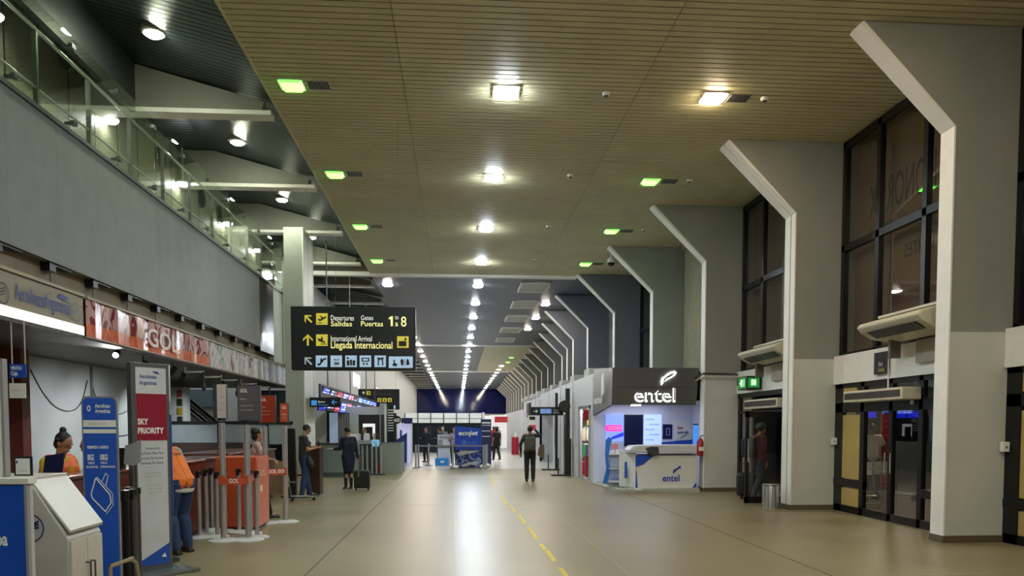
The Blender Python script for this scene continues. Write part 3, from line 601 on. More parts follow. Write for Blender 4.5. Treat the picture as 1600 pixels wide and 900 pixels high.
MB().prism([(5.98, .11), (6.08, .11), (6.08, .24)], 19.19, 19.2).build('blue_corner', kb, Cn); MB().prism([(4.505, .11), (4.56, .11), (4.53, .5), (4.51, .6)], 19.19, 19.2).build('blue_edge', kb, Cn)
text('entel', M('entel blue', '1c3fa0', noise=0), Cn, (5.2, 19.19, .27), w=.44, h=.17, bold=.02)
MB().prism([(5.47 + a * .38, .46 + b * .42) for a, b in [(0, 0), (0, .2), (.1, .28), (.3, .36), (.42, .48), (.54, .46), (.5, .34), (.3, .26), (.12, .1)]], 19.18, 19.195).build('emblem', M('entel blue'), Cn)
MB().prism([(19.5, .35), (19.6, .33), (19.55, .75)], 4.3, 4.36, 'x').build('side_mark', kb, Cn)
BX('base', black, Cn, 4.6, 6.1, 19.32, 19.7, .09, .95)
# display stand with blue fin
D = thing('display_stand', 'white shelving stand with a wavy blue side fin at the kiosk corner', 'display stand', (4.2, 20.9, .09))
MB().prism([(4.0, .1), (4.12, .1), (4.2, .45), (4.13, .8), (4.2, 1.15), (4.24, 1.3), (4.16, 1.38), (4.08, 1.3), (4.06, .9), (4.1, .5)], 20.9, 21.0).build('blue_fin', M('fin blue', '2f78d0', .35), D)
for z in (.12, .5, .88): BX('shelf', white, D, 4.15, 4.62, 20.8, 21.2, z, z + .03)
BX('back_panel', M('stand back', 'c2cbe6', .4), D, 4.15, 4.62, 21.2, 21.22, .12, 1.25)
for i in range(3): BX('box', white, D, 4.22 + .13 * i, 4.32 + .13 * i, 20.95, 21.05, .92, 1.02)
BX('tub', M('tub grey', 'aab4cc', .3), D, 4.2, 4.58, 20.9, 21.1, .54, .85)
text('Liberate', M('entel blue'), D, (4.2, 20.79, .2), w=.4, h=.08)
BX('red_pack', M('pink pack', 'e08890'), D, 4.24, 4.42, 20.95, 21.0, 1.04, 1.18)
fx = thing('fire_extinguisher', 'red fire extinguisher on the column right of the kiosk', 'fire extinguisher', (6.2, 19.1, .95))
MB().lathe([(.05, 0), (.085, .02), (.085, .36), (.05, .43), (.025, .45)], (6.13, 19.08, .92), 20).build('cylinder', M('extinguisher red', '9c1820', .3), fx, smooth=True)
BX('label', whitep, fx, 6.07, 6.19, 18.99, 18.995, 1.05, 1.15); MB().tube([(6.13, 19.08, 1.36), (6.13, 19.08, 1.42), (6.2, 19.04, 1.44)], .012).build('valve', black, fx)
bs = thing('roll_banner', 'narrow blue banner beside the kiosk wall near the column', 'banner', (6.25, 20.6, .6)); q0 = U(1083, 700, Y=20.6); q1 = U(1091, 664, Y=20.6); BX('sheet', M('banner blue', '3f86d8', .4, em=.3, emc='3f86d8'), bs, q0.x, q1.x, 20.6, 20.62, q0.z, q1.z); BX('rail', black, bs, q0.x, q1.x, 20.59, 20.63, q1.z, q1.z + .03)
# ---------------------------------------------------------------- shops beyond the kiosk
sw = M('shop white', 'd2d2d4', .45, noise=.03)
S(BX('wall_shop', sw, None, 3.96, 6.9, 22.05, 22.2, 0, 3.2)); S(BX('wall_shop', sw, None, 3.92, 4.0, 22.21, 22.5, 0, 3.1)); S(BX('wall_shop', sw, None, 3.92, 4.0, 22.5, 24.5, 2.3, 3.1)); S(BX('wall_shop', sw, None, 3.92, 4.0, 24.5, 31.5, 0, 3.1)); 
S(BX('wall_shop', M('shop interior', '9a9a9c', .6), None, 5.4, 5.5, 22.2, 31, 0, 3.2)); S(BX('ceiling_shop', sw, None, 3.94, 6.6, 22.2, 31.5, 3.1, 3.2))
S(BX('wall_shop', M('shop grey wall', 'a9abae', .5), None, 3.96, 6.6, 36.8, 37, 0, 3.0)); S(BX('wall_shop', sw, None, 3.96, 4.05, 31.5, 36.8, 2.4, 3.2)); S(BX('wall_shop', sw, None, 3.96, 4.05, 36.8, 46, 0, 3.1)); S(BX('wall_shop', sw, None, 3.9, 4.0, 46, 80, 0, 2.7)); S(BX('wall_shop', sw, None, 4.6, 4.7, 31.5, 36.8, 0, 3.1))
l = thing('ceiling_light', 'bright panel lamp inside the souvenir shop', 'light', (4.7, 24, 3.09)); BX('lens', M('shop lens', 'ffffff', em=12, noise=0), l, 4.4, 5.0, 23.4, 24.6, 3.07, 3.09); BX('frame', whitep, l, 4.35, 5.05, 23.35, 24.65, 3.09, 3.1)
jm = MB()
for y in (26.0, 27.6, 29.2, 33, 38.5, 41, 43.5): jm.box(3.912, 3.92, y, y + .02, 0, 3.2)
S(jm.build('trim_40', steel_d))
pm = M('parapet boxes', 'b8b8b4', .5)
for i in range(9):
    y = 23 + 3.0 * i; tag(MB().box(3.95, 4.5, y, y + .9, 3.2, 3.42).build('roof_box', pm), 'pale box standing on top of the shop row roof, %s' % ordn(i), 'box', 'boxes on the shop roof')
tag(MB().box(3.87, 3.925, 22.5, 22.57, 0, 2.3).box(3.87, 3.925, 24.43, 24.5, 0, 2.3).box(3.87, 3.925, 22.5, 24.5, 2.22, 2.3).build('shop_door_frame', steel), 'steel frame around the souvenir shop entrance', 'door frame')
cols = ['b8202c', 'd0a030', '2f8a4a', '3c7ab8', 'c8b898', '7a3c8a', '1c1c20', 'd8d8d0']
kk = 0
for j, z in enumerate((.1, .65, 1.2, 1.7)):
    for i in range(5):
        c = cols[(i * 3 + j * 2) % 8]; x = 4.12 + .15 * i; y = 24.9 + .05 * i; kk += 1
        o = MB().prism([(x - .06, z), (x + .06, z), (x + .07, z + .34), (x + .03, z + .42), (x - .03, z + .42), (x - .07, z + .34)], y - .05, y + .03).build('hanging_garment', M('garment ' + c, c, .7, noise=.2, scale=20), bevel=.015)
        tag(o, 'garment hanging in the souvenir shop, column %s of five, %s row from the floor' % (['one', 'two', 'three', 'four', 'five'][i], ['lowest', 'second', 'third', 'top'][j]), 'garment', 'garments in the souvenir shop')
o = thing('display_case', 'red display box with white plinth at the souvenir shop door', 'display case', (4.1, 23.9, 0)); BX('box', M('display red', 'a01c2c', .4), o, 4.02, 4.25, 23.8, 24.2, .08, .75, bevel=.01); BX('plinth', white, o, 4.0, 4.28, 23.75, 24.25, 0, .08)
q = thing('red_flag', 'red cloth hanging at the top of the souvenir shop entrance', 'cloth', (4.05, 24, 1.8)); MB().prism([(3.95, 1.85), (4.25, 1.88), (4.27, 2.2), (3.96, 2.2)], 24.0, 24.03).build('cloth', M('display red'), q); MB().cyl((3.9, 24.02, 2.2), (4.3, 24.02, 2.2), .012).build('rod', steel, q)
for z in (.54, 1.09, 1.64, 2.14): tag(MB().cyl((4.01, 24.93, z), (5.4, 25.1, z), .012).build('clothes_rail', steel), 'steel clothes rail in the souvenir shop, %s' % {.54: 'lowest', 1.09: 'second from the floor', 1.64: 'third from the floor', 2.14: 'topmost'}[z], 'rail')
# black sign posts
def post(x, y, h, label, thick=.05):
    r = thing('sign_post', label, 'post', (x, y, 0)); BX('pole', black, r, x - thick, x + thick, y - thick, y + thick, 0, h); MB().box(x - .55, x + .1, y - .25, y + .25, 0, .05).build('base', black, r, bevel=.01)
    MB().box(x - .33, x - .29, y - .03, y + .03, .05, .6 if thick < .08 else .5).build('brace', black, r); return r
post(3.77, 29.2, 2.95, 'thin black post with flat base carrying the hanging arrow sign', .05)
r = post(3.72, 25.9, 2.95, 'thick black totem post with round black sign near the souvenir shop', .07); BX('cabinet', black, r, 3.62, 3.84, 25.8, 26.1, 0, 1.25)
q = thing('clock', 'round black double-sided sign on the thick black post', 'sign', (3.62, 25.7, 2.35)); MB().cyl((3.58, 25.72, 2.34), (3.58, 25.62, 2.34), .2, n=28).build('disc', black, q); MB().cyl((3.58, 25.62, 2.34), (3.58, 25.6, 2.34), .14, n=28).build('face', M('disc dark', '26262a', .3), q)
hs = thing('hanging_sign', 'black sign with white arrow and blue pictograms over the shop row', 'sign', (3.0, 26, 2.2))
a = U(829, 649, Y=26); b = U(880, 636, Y=26); BX('panel', M('sign black', '0c0d10', .3, noise=0), hs, a.x, b.x, 26, 26.08, a.z, b.z)
cz = (a.z + b.z) / 2; W_ = b.x - a.x
MB().box(a.x + .1, a.x + .2, 25.985, 26, cz - .012, cz + .012).prism([(a.x + .17, cz - .05), (a.x + .19, cz - .06), (a.x + .25, cz), (a.x + .19, cz + .06), (a.x + .17, cz + .05), (a.x + .21, cz)], 25.985, 26).build('arrow', wht_t, hs)
for i in range(2): BX('pictogram_tile', M('pictogram blue', '7aa0e0', .4, em=.1, emc='7aa0e0'), hs, a.x + W_ * .3 + .19 * i, a.x + W_ * .3 + .18 + .19 * i, 25.985, 26, cz - .08, cz + .08)
text('Toilets', wht_t, hs, (a.x + W_ * .7, 25.985, cz + .01), w=.2, h=.05); text('Baños', wht_t, hs, (a.x + W_ * .7, 25.985, cz - .07), w=.22, h=.05)
for i, (y, z, w_, h_, c) in enumerate(((27.9, 1.2, .25, .9, '222226'), (30.6, .9, .25, 1.5, '2a2a30'))): 
    o = MB().box(3.9, 3.925, y, y + w_, z, z + h_).build('wall_panel', M('panel ' + c, c, .3)); tag(o, ['narrow dark upright panel on the white shop wall, nearer one', 'narrow dark upright panel on the white shop wall, farther one'][i], 'wall panel')
o = thing('fire_notice', 'small red notice on the white shop wall', 'notice', (3.9, 27.0, 1.05)); BX('sheet', M('display red'), o, 3.9, 3.925, 26.7, 27.1, 1.0, 1.4); BX('print', wht_t, o, 3.895, 3.9, 26.8, 27.0, 1.1, 1.3)
o = thing('wall_notice', 'pale sheet of notices on the white shop wall above the red one', 'notice', (3.9, 27.0, 1.6)); BX('sheet', M('sheet grey', 'b4b6b8'), o, 3.905, 3.925, 26.6, 27.1, 1.55, 1.95); BX('print', steel_d, o, 3.9, 3.905, 26.7, 27.0, 1.6, 1.7)
# further shop signs
o = thing('shop_sign', 'red illuminated shop sign at the far end of the corridor', 'sign', (3.0, 60, 2)); a = U(773, 660, Y=60); b = U(803, 651, Y=60); BX('panel', M('sign red', '8c1c22', em=.15, emc='c02430'), o, a.x, b.x, 60, 60.2, a.z, b.z); 
for i in range(6): pass
text('SOUVENIRS', M('sign pale red', 'd86a6a', noise=0), o, (a.x + .15, 59.98, a.z + .12), w=(b.x - a.x) * .8, h=.2)
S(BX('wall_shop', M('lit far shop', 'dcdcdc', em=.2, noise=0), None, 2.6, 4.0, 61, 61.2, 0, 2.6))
o = thing('display_case', 'red cylinder display stand in the far corridor', 'display stand', (3.6, 46, 0)); MB().lathe([(.2, 0), (.22, .05), (.22, 1.0), (.2, 1.05)], (3.45, 46, 0), 20).build('drum', M('display red'), o); MB().lathe([(.1, 1.05), (.05, 1.25), (.02, 1.35)], (3.45, 46, 0), 12).build('top', white, o)
o = thing('wall_sign', 'red and white sign on the grey shop wall behind the man with backpack', 'sign', (3.95, 36, 1.7)); a = U(826, 672, Y=36.5); b = U(837, 664, Y=36.5); BX('red_panel', M('sign red'), o, a.x, b.x, 36.5, 36.6, a.z, b.z); BX('white_panel', whitep, o, a.x, b.x, 36.5, 36.6, b.z, b.z + .45); BX('dark_mark', black, o, a.x + .03, b.x - .03, 36.48, 36.5, b.z + .25, b.z + .4)
o = thing('wall_display', 'black vertical screen on the far white shop front', 'screen', (3.85, 42, 2)); BX('housing', black, o, 3.85, 3.95, 41.3, 43, 2.2, 2.95); BX('display', kbd, o, 3.84, 3.85, 41.4, 42.9, 2.25, 2.9)
# ---------------------------------------------------------------- fascia signs over the check-in desks
fa = thing('fascia_sign', 'beige airline fascia sign with dark blue lettering above the check-in desks', 'sign', (-5.5, 8, 3.0))
BX('panel', M('fascia beige', '8c826a', .5, noise=.04), fa, -5.62, -5.5, 4.2, 11.84, 3.13, 3.56); BX('light_strip', M('fascia light strip', 'ffffff', .4, em=.2, emc='f4f4ea', noise=0), fa, -5.64, -5.49, 4.2, 11.84, 3.0, 3.13); BX('top_rail', M('fascia rail', '9c9078', .5), fa, -5.62, -5.47, 4.2, 11.84, 3.56, 3.6)
a = U(24, 470, X=-5.49); b = U(111, 492, X=-5.49)
text('AerolíneasArgentinas', blue_t, fa, (-5.49, a.y, 3.24), w=b.y - a.y, h=.2, rz=R(90), bold=.008)
MB().prism([(11.2, 3.5), (11.42, 3.47), (11.3, 3.42), (11.45, 3.4), (11.1, 3.44)], -5.5, -5.49, 'x').build('bird_emblem', blue_t, fa)
def ring(mb, c, r, t, ax, n=24, arc=(0, 1)):
    for k in range(n):
        a0 = 6.28318 * (arc[0] + (arc[1] - arc[0]) * k / n); a1 = 6.28318 * (arc[0] + (arc[1] - arc[0]) * (k + 1) / n)
        if ax == 'x': P = lambda a, q: (q, c[2] + 0) 
        pts = [(math.cos(a0) * r, math.sin(a0) * r), (math.cos(a1) * r, math.sin(a1) * r), (math.cos(a1) * (r - t), math.sin(a1) * (r - t)), (math.cos(a0) * (r - t), math.sin(a0) * (r - t))]
        if ax == 'x': mb.quad(*[(c[0], c[1] + u, c[2] + v) for u, v in pts])
        else: mb.quad(*[(c[0] + u, c[1], c[2] + v) for u, v in pts])
    return mb
q = U(5, 458, X=-5.488); m = ring(MB(), q, .13, .015, 'x')
for k in range(3): m.quad((-5.488, q.y - .06, q.z - .04 + .035 * k), (-5.488, q.y + .05, q.z + .0 + .035 * k), (-5.488, q.y + .05, q.z + .015 + .035 * k), (-5.488, q.y - .06, q.z - .025 + .035 * k))
m.build('round_emblem', blk_t, fa)
q = U(119, 488, X=-5.488); m = ring(MB(), q, .13, .015, 'x', arc=(.2, 1))
for k in range(2): m.quad((-5.488, q.y - .06, q.z - .03 + .035 * k), (-5.488, q.y + .05, q.z + .01 + .035 * k), (-5.488, q.y + .05, q.z + .025 + .035 * k), (-5.488, q.y - .06, q.z - .015 + .035 * k))
m.build('round_emblem', steel_d, fa)
# glossy red banner with a printed pattern
def print_mat(name, cols, stripe, sc=1.0, rough=.15):
    m = M(name, '802020', rough, noise=0); nt = m.node_tree; b = nt.nodes['Principled BSDF']; N = nt.nodes.new; L = nt.links.new
    tc = N('ShaderNodeTexCoord'); mp = N('ShaderNodeMapping'); mp.inputs['Scale'].default_value = (1, 1.1 * sc, .55 * sc); L(tc.outputs['Object'], mp.inputs['Vector'])
    n = N('ShaderNodeTexNoise'); n.inputs['Scale'].default_value = 2.2; n.inputs['Detail'].default_value = 1.5; n.inputs['Distortion'].default_value = 1.4; L(mp.outputs[0], n.inputs['Vector'])
    r = N('ShaderNodeValToRGB'); r.color_ramp.interpolation = 'CONSTANT'; el = r.color_ramp.elements
    for i, c in enumerate(cols):
        e = el[i] if i < 2 else el.new(.5); e.position = 0 if i == 0 else .38 + .25 * (i - 1) / max(1, len(cols) - 2); e.color = (*lin(c), 1)
    L(n.outputs['Fac'], r.inputs['Fac'])
    if stripe:
        s = N('ShaderNodeSeparateXYZ'); L(tc.outputs['Object'], s.inputs[0]); mr = N('ShaderNodeMath'); mr.operation = 'LESS_THAN'; mr.inputs[1].default_value = .19; L(s.outputs['Z'], mr.inputs[0])
        mx = N('ShaderNodeMix'); mx.data_type = 'RGBA'; mu = N('ShaderNodeMath'); mu.operation = 'MULTIPLY'; mu.inputs[1].default_value = .75; L(mr.outputs[0], mu.inputs[0]); L(mu.outputs[0], mx.inputs[0]); L(r.outputs['Color'], mx.inputs[6]); mx.inputs[7].default_value = (*lin(stripe), 1); L(mx.outputs[2], b.inputs['Base Color'])
    else: L(r.outputs['Color'], b.inputs['Base Color'])
    return m
gb = thing('fascia_banner', 'glossy red and orange airline banner above the check-in desks', 'banner', (-5.5, 15, 3.0))
def ban(name, y0, y1, mat):
    n = max(2, int((y1 - y0) / .25)); mb = MB(); pts = []
    for i in range(n + 1):
        y = y0 + (y1 - y0) * i / n; pts.append((y, -5.49 + .02 * math.sin(i * 1.9) * (0 < i < n)))
    for (ya, xa), (yb, xb) in zip(pts, pts[1:]): mb.quad((xa, ya, 0), (xb, yb, 0), (xb, yb, .56), (xa, ya, .56)).quad((-5.6, ya, 0), (-5.6, yb, 0), (-5.6, yb, .56), (-5.6, ya, .56))
    o = mb.build(name, mat, gb); o.data.transform(Matrix.Translation((0, 0, 3.0))); 
    o.data.transform(Matrix.Translation((0, 0, 0))); return o
o = ban('banner_sheet', 11.9, 17.6, print_mat('red banner print', ['b98a88', '7a2420', 'c49a96', '8c2c28', 'a85a54'], 'e06a3c'))
ban('banner_sheet', 17.62, 22.3, print_mat('grey banner print', ['a8a8a4', '8c8c88', 'bcb8b8', '6e5048', 'b4b4b4'], None, 1.6, .45)); ban('banner_sheet', 22.32, 26.2, print_mat('white banner print', ['bcbcc8', 'a8a8b8', 'd0d0dc', 'b4b4c0', 'c8c8d4'], None, 2, .5))
BX('top_rail', M('fascia rail'), gb, -5.62, -5.46, 11.9, 26.3, 3.55, 3.585); BX('bottom_rail', M('fascia rail'), gb, -5.62, -5.48, 11.9, 26.3, 2.975, 3.0)
text('GOL', M('pale lettering', 'd8c8c0', .4, noise=0), gb, (-5.46, 14.1, 3.1), w=1.5, h=.32, rz=R(90), bold=.02)
# spotlights under the soffit
def spot(x, y, z, aim, label, power=45):
    s = thing('spotlight', label, 'light', (x, y, 2.95), 0, 'black spotlights under the soffit')
    MB().cyl((x, y, 2.95), (x, y, z + .05), .012).build('stem', black, s)
    d = (Vector(aim) - Vector((x, y, z))).normalized(); p = Vector((x, y, z))
    MB().cyl(p - d * .1, p + d * .08, .05, .055, n=18).build('housing', black, s); MB().cyl(p + d * .078, p + d * .082, .045, n=18).build('lens', M('spot lens', 'ffffff', em=14, emc='eef2ff', noise=0), s)
    ld = bpy.data.lights.new('spot_beam', 'SPOT'); ld.energy = power * 1.2; ld.spot_size = R(110); ld.spot_blend = .8; ld.shadow_soft_size = .06; ld.color = (.95, .97, 1)
    lo = bpy.data.objects.new('spot_beam', ld); C.objects.link(lo); lo.parent = s; lo.location = (p + d * .12) - Vector(s.location); lo.rotation_euler = d.to_track_quat('-Z', 'Y').to_euler()
sp = [(182, 553, 8.9), (224, 572, 10.2), (270, 580, 12.0)]
for i, (px, py, y) in enumerate(sp):
    q = U(px, py, X=-5.75); y = q.y; spot(q.x, y, q.z, (q.x - 2.0, y + .8, .6) if i else (-4.8, 9.2, 1.2), 'black spotlight hanging below the soffit, %s' % ordn(i))
for y in (7.0, 9.8, 18.5, 21.5): spot(-6.4, y, 2.8, (-7.6, y + .8, .8), 'black spotlight further in under the soffit', 45)
# bent white ceiling brackets with hanging cameras
for i, (px, py, y) in enumerate(((300, 581, 14), (327, 589, 15.5), (355, 594, 17), (385, 600, 19), (408, 605, 21))):
    q = U(px, py, X=-5.75); y = q.y; r = thing('ceiling_bracket', 'white bent bracket with a black clip under the banner, %s' % ordn(i), 'bracket', (q.x, y, 2.95), 0, 'white bent brackets under the banner')
    MB().tube([(q.x - .14, y, 2.95), (q.x - .14, y, q.z), (q.x + .24, y, q.z), (q.x + .24, y, q.z - .02)], .02).build('arm', whitep, r); MB().cyl((q.x + .24, y, q.z), (q.x + .24, y, q.z - .3), .025).ell((q.x + .24, y, q.z - .33), (.05, .05, .09)).build('clip', M('dark blue black', '14162c', .4), r)
# ---------------------------------------------------------------- overhead signs
signk = M('sign face black', '15171a', .35, noise=0); ylw = M('sign yellow', 'd0c040', .45, em=.12, emc='d8cc4a', noise=0); ltb = M('sign light blue', 'a8c4e0', .45, em=.13, emc='a8c4e0', noise=0); gw = M('sign glowing white', 'e4e4da', .4, em=.2, emc='e4e4da', noise=0); gy = M('sign pale yellow', 'ece8a0', .4, em=.2, emc='ece68c', noise=0)
def flatpoly(mb, Y, pts, t=.004):
    pp = [U(x, y, Y=Y) for x, y in pts]; mb.prism([(p.x, p.z) for p in pp], Y - t, Y); return mb
def stext(s, mat, parent, Y, x0, yb, x1, yt, bold=0, name='lettering'):
    a = U(x0, yb, Y=Y); b = U(x1, yt, Y=Y); return text(s, mat, parent, (a.x, Y - .001, a.z), w=b.x - a.x, h=b.z - a.z, bold=bold, name=name)
ds_ = thing('departure_sign', 'large black hanging sign with yellow and white directions to departures and gates', 'sign', (-1.85, 14.1, 2.69))
a = U(455, 578, Y=14); b = U(649, 480, Y=14)
BX('panel', signk, ds_, a.x, b.x, 14, 14.2, a.z, b.z, bevel=.02)
for x in (a.x + .3, b.x - .3): MB().cyl((x, 14.1, b.z), (x, 14.1, 7.2), .0015, n=6).build('hanging_wire', steel_d, ds_)
Y = 13.992
arr = lambda cx, cy, s, ang: [(cx + s * (u * math.cos(ang) - v * math.sin(ang)), cy + s * (u * math.sin(ang) + v * math.cos(ang))) for u, v in ((0, -1), (.85, -.12), (.85, .22), (.17, -.45), (.17, 1), (-.17, 1), (-.17, -.45), (-.85, .22), (-.85, -.12))]
flatpoly(MB(), Y, arr(481.5, 498, 8, -math.pi / 4)).build('arrow', ylw, ds_); flatpoly(MB(), Y, arr(481, 531, 9, 0)).build('arrow', ylw, ds_); flatpoly(MB(), Y, arr(481.5, 564, 8, -math.pi / 4)).build('arrow', M('sign grey blue', 'a4b4bc', em=.1, emc='a4b4bc', noise=0), ds_)
def tile(x0, x1, y0, y1, mat): return flatpoly(MB(), Y, [(x0, y1), (x1, y1), (x1, y0), (x0, y0)]).build('pictogram_tile', mat, ds_)
tile(494, 512, 489.5, 507.5, ylw); tile(494, 512, 522.5, 540.5, ylw); tile(620.5, 638.5, 525.5, 543.5, ylw)
flatpoly(flatpoly(MB(), Y - .005, [(496, 497), (500, 499), (509, 494), (510, 496), (500, 502), (498, 501)]), Y - .005, [(499, 493), (502, 494), (506, 497), (503, 498)]); 
m = MB(); flatpoly(m, Y - .005, [(496, 497), (500, 499), (509, 494), (510, 496), (500, 502), (498, 501)]); flatpoly(m, Y - .005, [(499, 493), (502, 494), (506, 497), (503, 498)]); flatpoly(m, Y - .005, [(496, 504), (503, 504), (503, 505), (496, 505)])
flatpoly(m, Y - .005, [(496, 528), (499, 529), (508, 534), (508, 536), (498, 533)]); flatpoly(m, Y - .005, [(503, 525), (505, 531), (503, 532), (501, 530)]); flatpoly(m, Y - .005, [(501, 537), (510, 537), (510, 538), (501, 538)])
flatpoly(m, Y - .005, [(623, 533), (635, 533), (635, 541), (623, 541)]); flatpoly(m, Y - .005, [(632, 528), (635, 528), (635, 532), (632, 532)]); m.build('pictogram', blk_t, ds_)
stext('Departures', gw, ds_, Y, 517, 500.5, 553, 493, .0); stext('Salidas', gy, ds_, Y, 517, 509.5, 550, 502, .01); stext('Gates', gw, ds_, Y, 564, 500, 583, 493); stext('Puertas', gy, ds_, Y, 564, 509.5, 598.5, 502, .01)
flatpoly(MB(), Y - .001, [(610.4, 509.5), (613.8, 509.5), (613.8, 494), (611.6, 494), (607.2, 496.6), (607.8, 499.4), (610.4, 498.4)]).build('lettering', gy, ds_); stext('to', gw, ds_, Y, 617, 499, 622.5, 493.5); stext('a', gy, ds_, Y, 617.5, 509.5, 622, 504, .01); stext('8', gy, ds_, Y, 626.5, 510, 635, 494.5, .01)
stext('International Arrival', gw, ds_, Y, 517, 533, 581, 525); stext('Llegada Internacional', gy, ds_, Y, 517, 544, 613, 534, .01)
for x in (493.5, 516.5, 539.5, 562, 585): tile(x, x + 18, 555.5, 573.5, ltb)
tile(607.5, 645, 557, 575, ltb)
m = MB(); D_ = Y - .005
flatpoly(m, D_, [(496, 571), (500, 571), (507, 562), (510, 562), (510, 559.5), (506, 559.5), (499, 568), (496, 568)]); flatpoly(m, D_, [(500, 562), (503, 559), (504, 563), (501, 566)])
for k in range(3): flatpoly(m, D_, [(522.5 + 2.6 * k, 570), (524.5 + 2.6 * k, 570), (524.5 + 2.6 * k, 566), (522.5 + 2.6 * k, 566)])
flatpoly(m, D_, [(522, 561), (526, 562), (530, 561), (530, 562.5), (522, 563)])
flatpoly(m, D_, [(542, 571), (546, 571), (546, 563), (542, 563)]); flatpoly(m, D_, [(547, 571), (550, 571), (550, 562), (547, 562)]); flatpoly(m, D_, [(551, 571), (555, 571), (555, 563), (551, 563)]); flatpoly(m, D_, [(542, 561), (545, 561), (545, 558), (542, 558)])
flatpoly(m, D_, [(565, 565), (577, 565), (577, 559), (565, 559)]); flatpoly(m, D_, [(567, 570), (569.5, 570), (569.5, 567), (567, 567)]); flatpoly(m, D_, [(572, 570), (574.5, 570), (574.5, 567), (572, 567)])
flatpoly(m, D_, [(590, 571), (592, 571), (592, 564), (595, 561), (597, 564), (597, 571), (599, 571), (598.5, 562), (600, 558), (597, 559), (592, 559), (589, 558), (590.5, 562)])
flatpoly(m, D_, [(614, 572), (620, 572), (621, 569), (617, 567), (617, 562), (615, 562), (615, 568), (613, 569)]); flatpoly(m, D_, [(627, 571), (630, 571), (631, 564), (629, 561), (627, 561), (625.5, 564)]); flatpoly(m, D_, [(632.3, 572), (633, 572), (633, 560), (632.3, 560)]); flatpoly(m, D_, [(634.5, 569), (637, 571), (640, 569), (638.5, 562), (637, 560.5), (635.5, 562)])
m.build('pictogram', blk_t, ds_); flatpoly(MB(), D_ - .003, [(567, 563.5), (575, 563.5), (575, 560.5), (567, 560.5)]).build('pictogram', ltb, ds_)
# second black sign behind
s2 = thing('direction_sign', 'smaller black yellow-lettered hanging sign behind the large one', 'sign', (-4, 40, 2.6)); Y = 40
a = U(560, 640, Y=Y); b = U(624, 608, Y=Y); BX('panel', signk, s2, a.x, b.x, Y, Y + .15, a.z, b.z)
for x in (a.x + .2, b.x - .2): MB().cyl((x, Y + .07, b.z), (x, Y + .07, 7.2), .006).build('hanging_rod', steel_d, s2)
Y -= .005; flatpoly(MB(), Y, arr(568, 614, 2.6, 0)).build('arrow', gw, s2); 
m = MB(); flatpoly(m, Y, [(573, 617), (579, 617), (579, 611), (573, 611)])
for k in range(3): flatpoly(m, Y, [(590 + 8 * k, 628), (596 + 8 * k, 628), (596 + 8 * k, 622), (590 + 8 * k, 622)])
m.build('pictogram_tile', ylw, s2); m = MB(); flatpoly(m, Y - .004, [(575, 615), (577, 616), (578, 613), (576, 612)])
for k in range(3): flatpoly(m, Y - .004, [(592 + 8 * k, 627), (594 + 8 * k, 627), (594.5 + 8 * k, 624), (592 + 8 * k, 623.5)])
m.build('pictogram', blk_t, s2); flatpoly(MB(), Y, [(613, 639), (618, 639), (618, 633.5), (613, 633.5)]).build('pictogram_tile', ltb, s2)
stext('International Arrival', M('dim lettering', '5a5a50', noise=0), s2, Y, 581, 613.5, 602, 611); stext('Llegada Internacional', M('dim yellow', '6a6430', noise=0), s2, Y, 581, 617, 612, 614.5)
s3 = thing('direction_sign', 'small black sign with blue square and blue left arrow below the large one', 'sign', (-3.4, 20, 2.2)); Y = 20
a = U(484, 636, Y=Y); b = U(532, 621, Y=Y); BX('panel', signk, s3, a.x, b.x, Y, Y + .1, a.z, b.z); MB().cyl((a.x + .1, Y + .05, b.z), (a.x + .1, Y + .05, 7.5), .003).cyl((b.x - .1, Y + .05, b.z), (b.x - .1, Y + .05, 7.2), .003).build('hanging_rod', steel_d, s3)
Y -= .005; cb = M('sign cyan', '3f8fd8', .4, em=.15, emc='3f8fd8', noise=0)
flatpoly(MB(), Y, [(486.5, 633.5), (495, 633.5), (495, 625.5), (486.5, 625.5)]).build('pictogram_tile', cb, s3); flatpoly(MB(), Y, arr(522, 628.5, 4.5, -math.pi / 2)).build('arrow', cb, s3); stext('Elevator', gw, s3, Y, 497, 629, 508, 626.5); stext('Ascensor', cb, s3, Y, 497, 633.5, 513, 631)
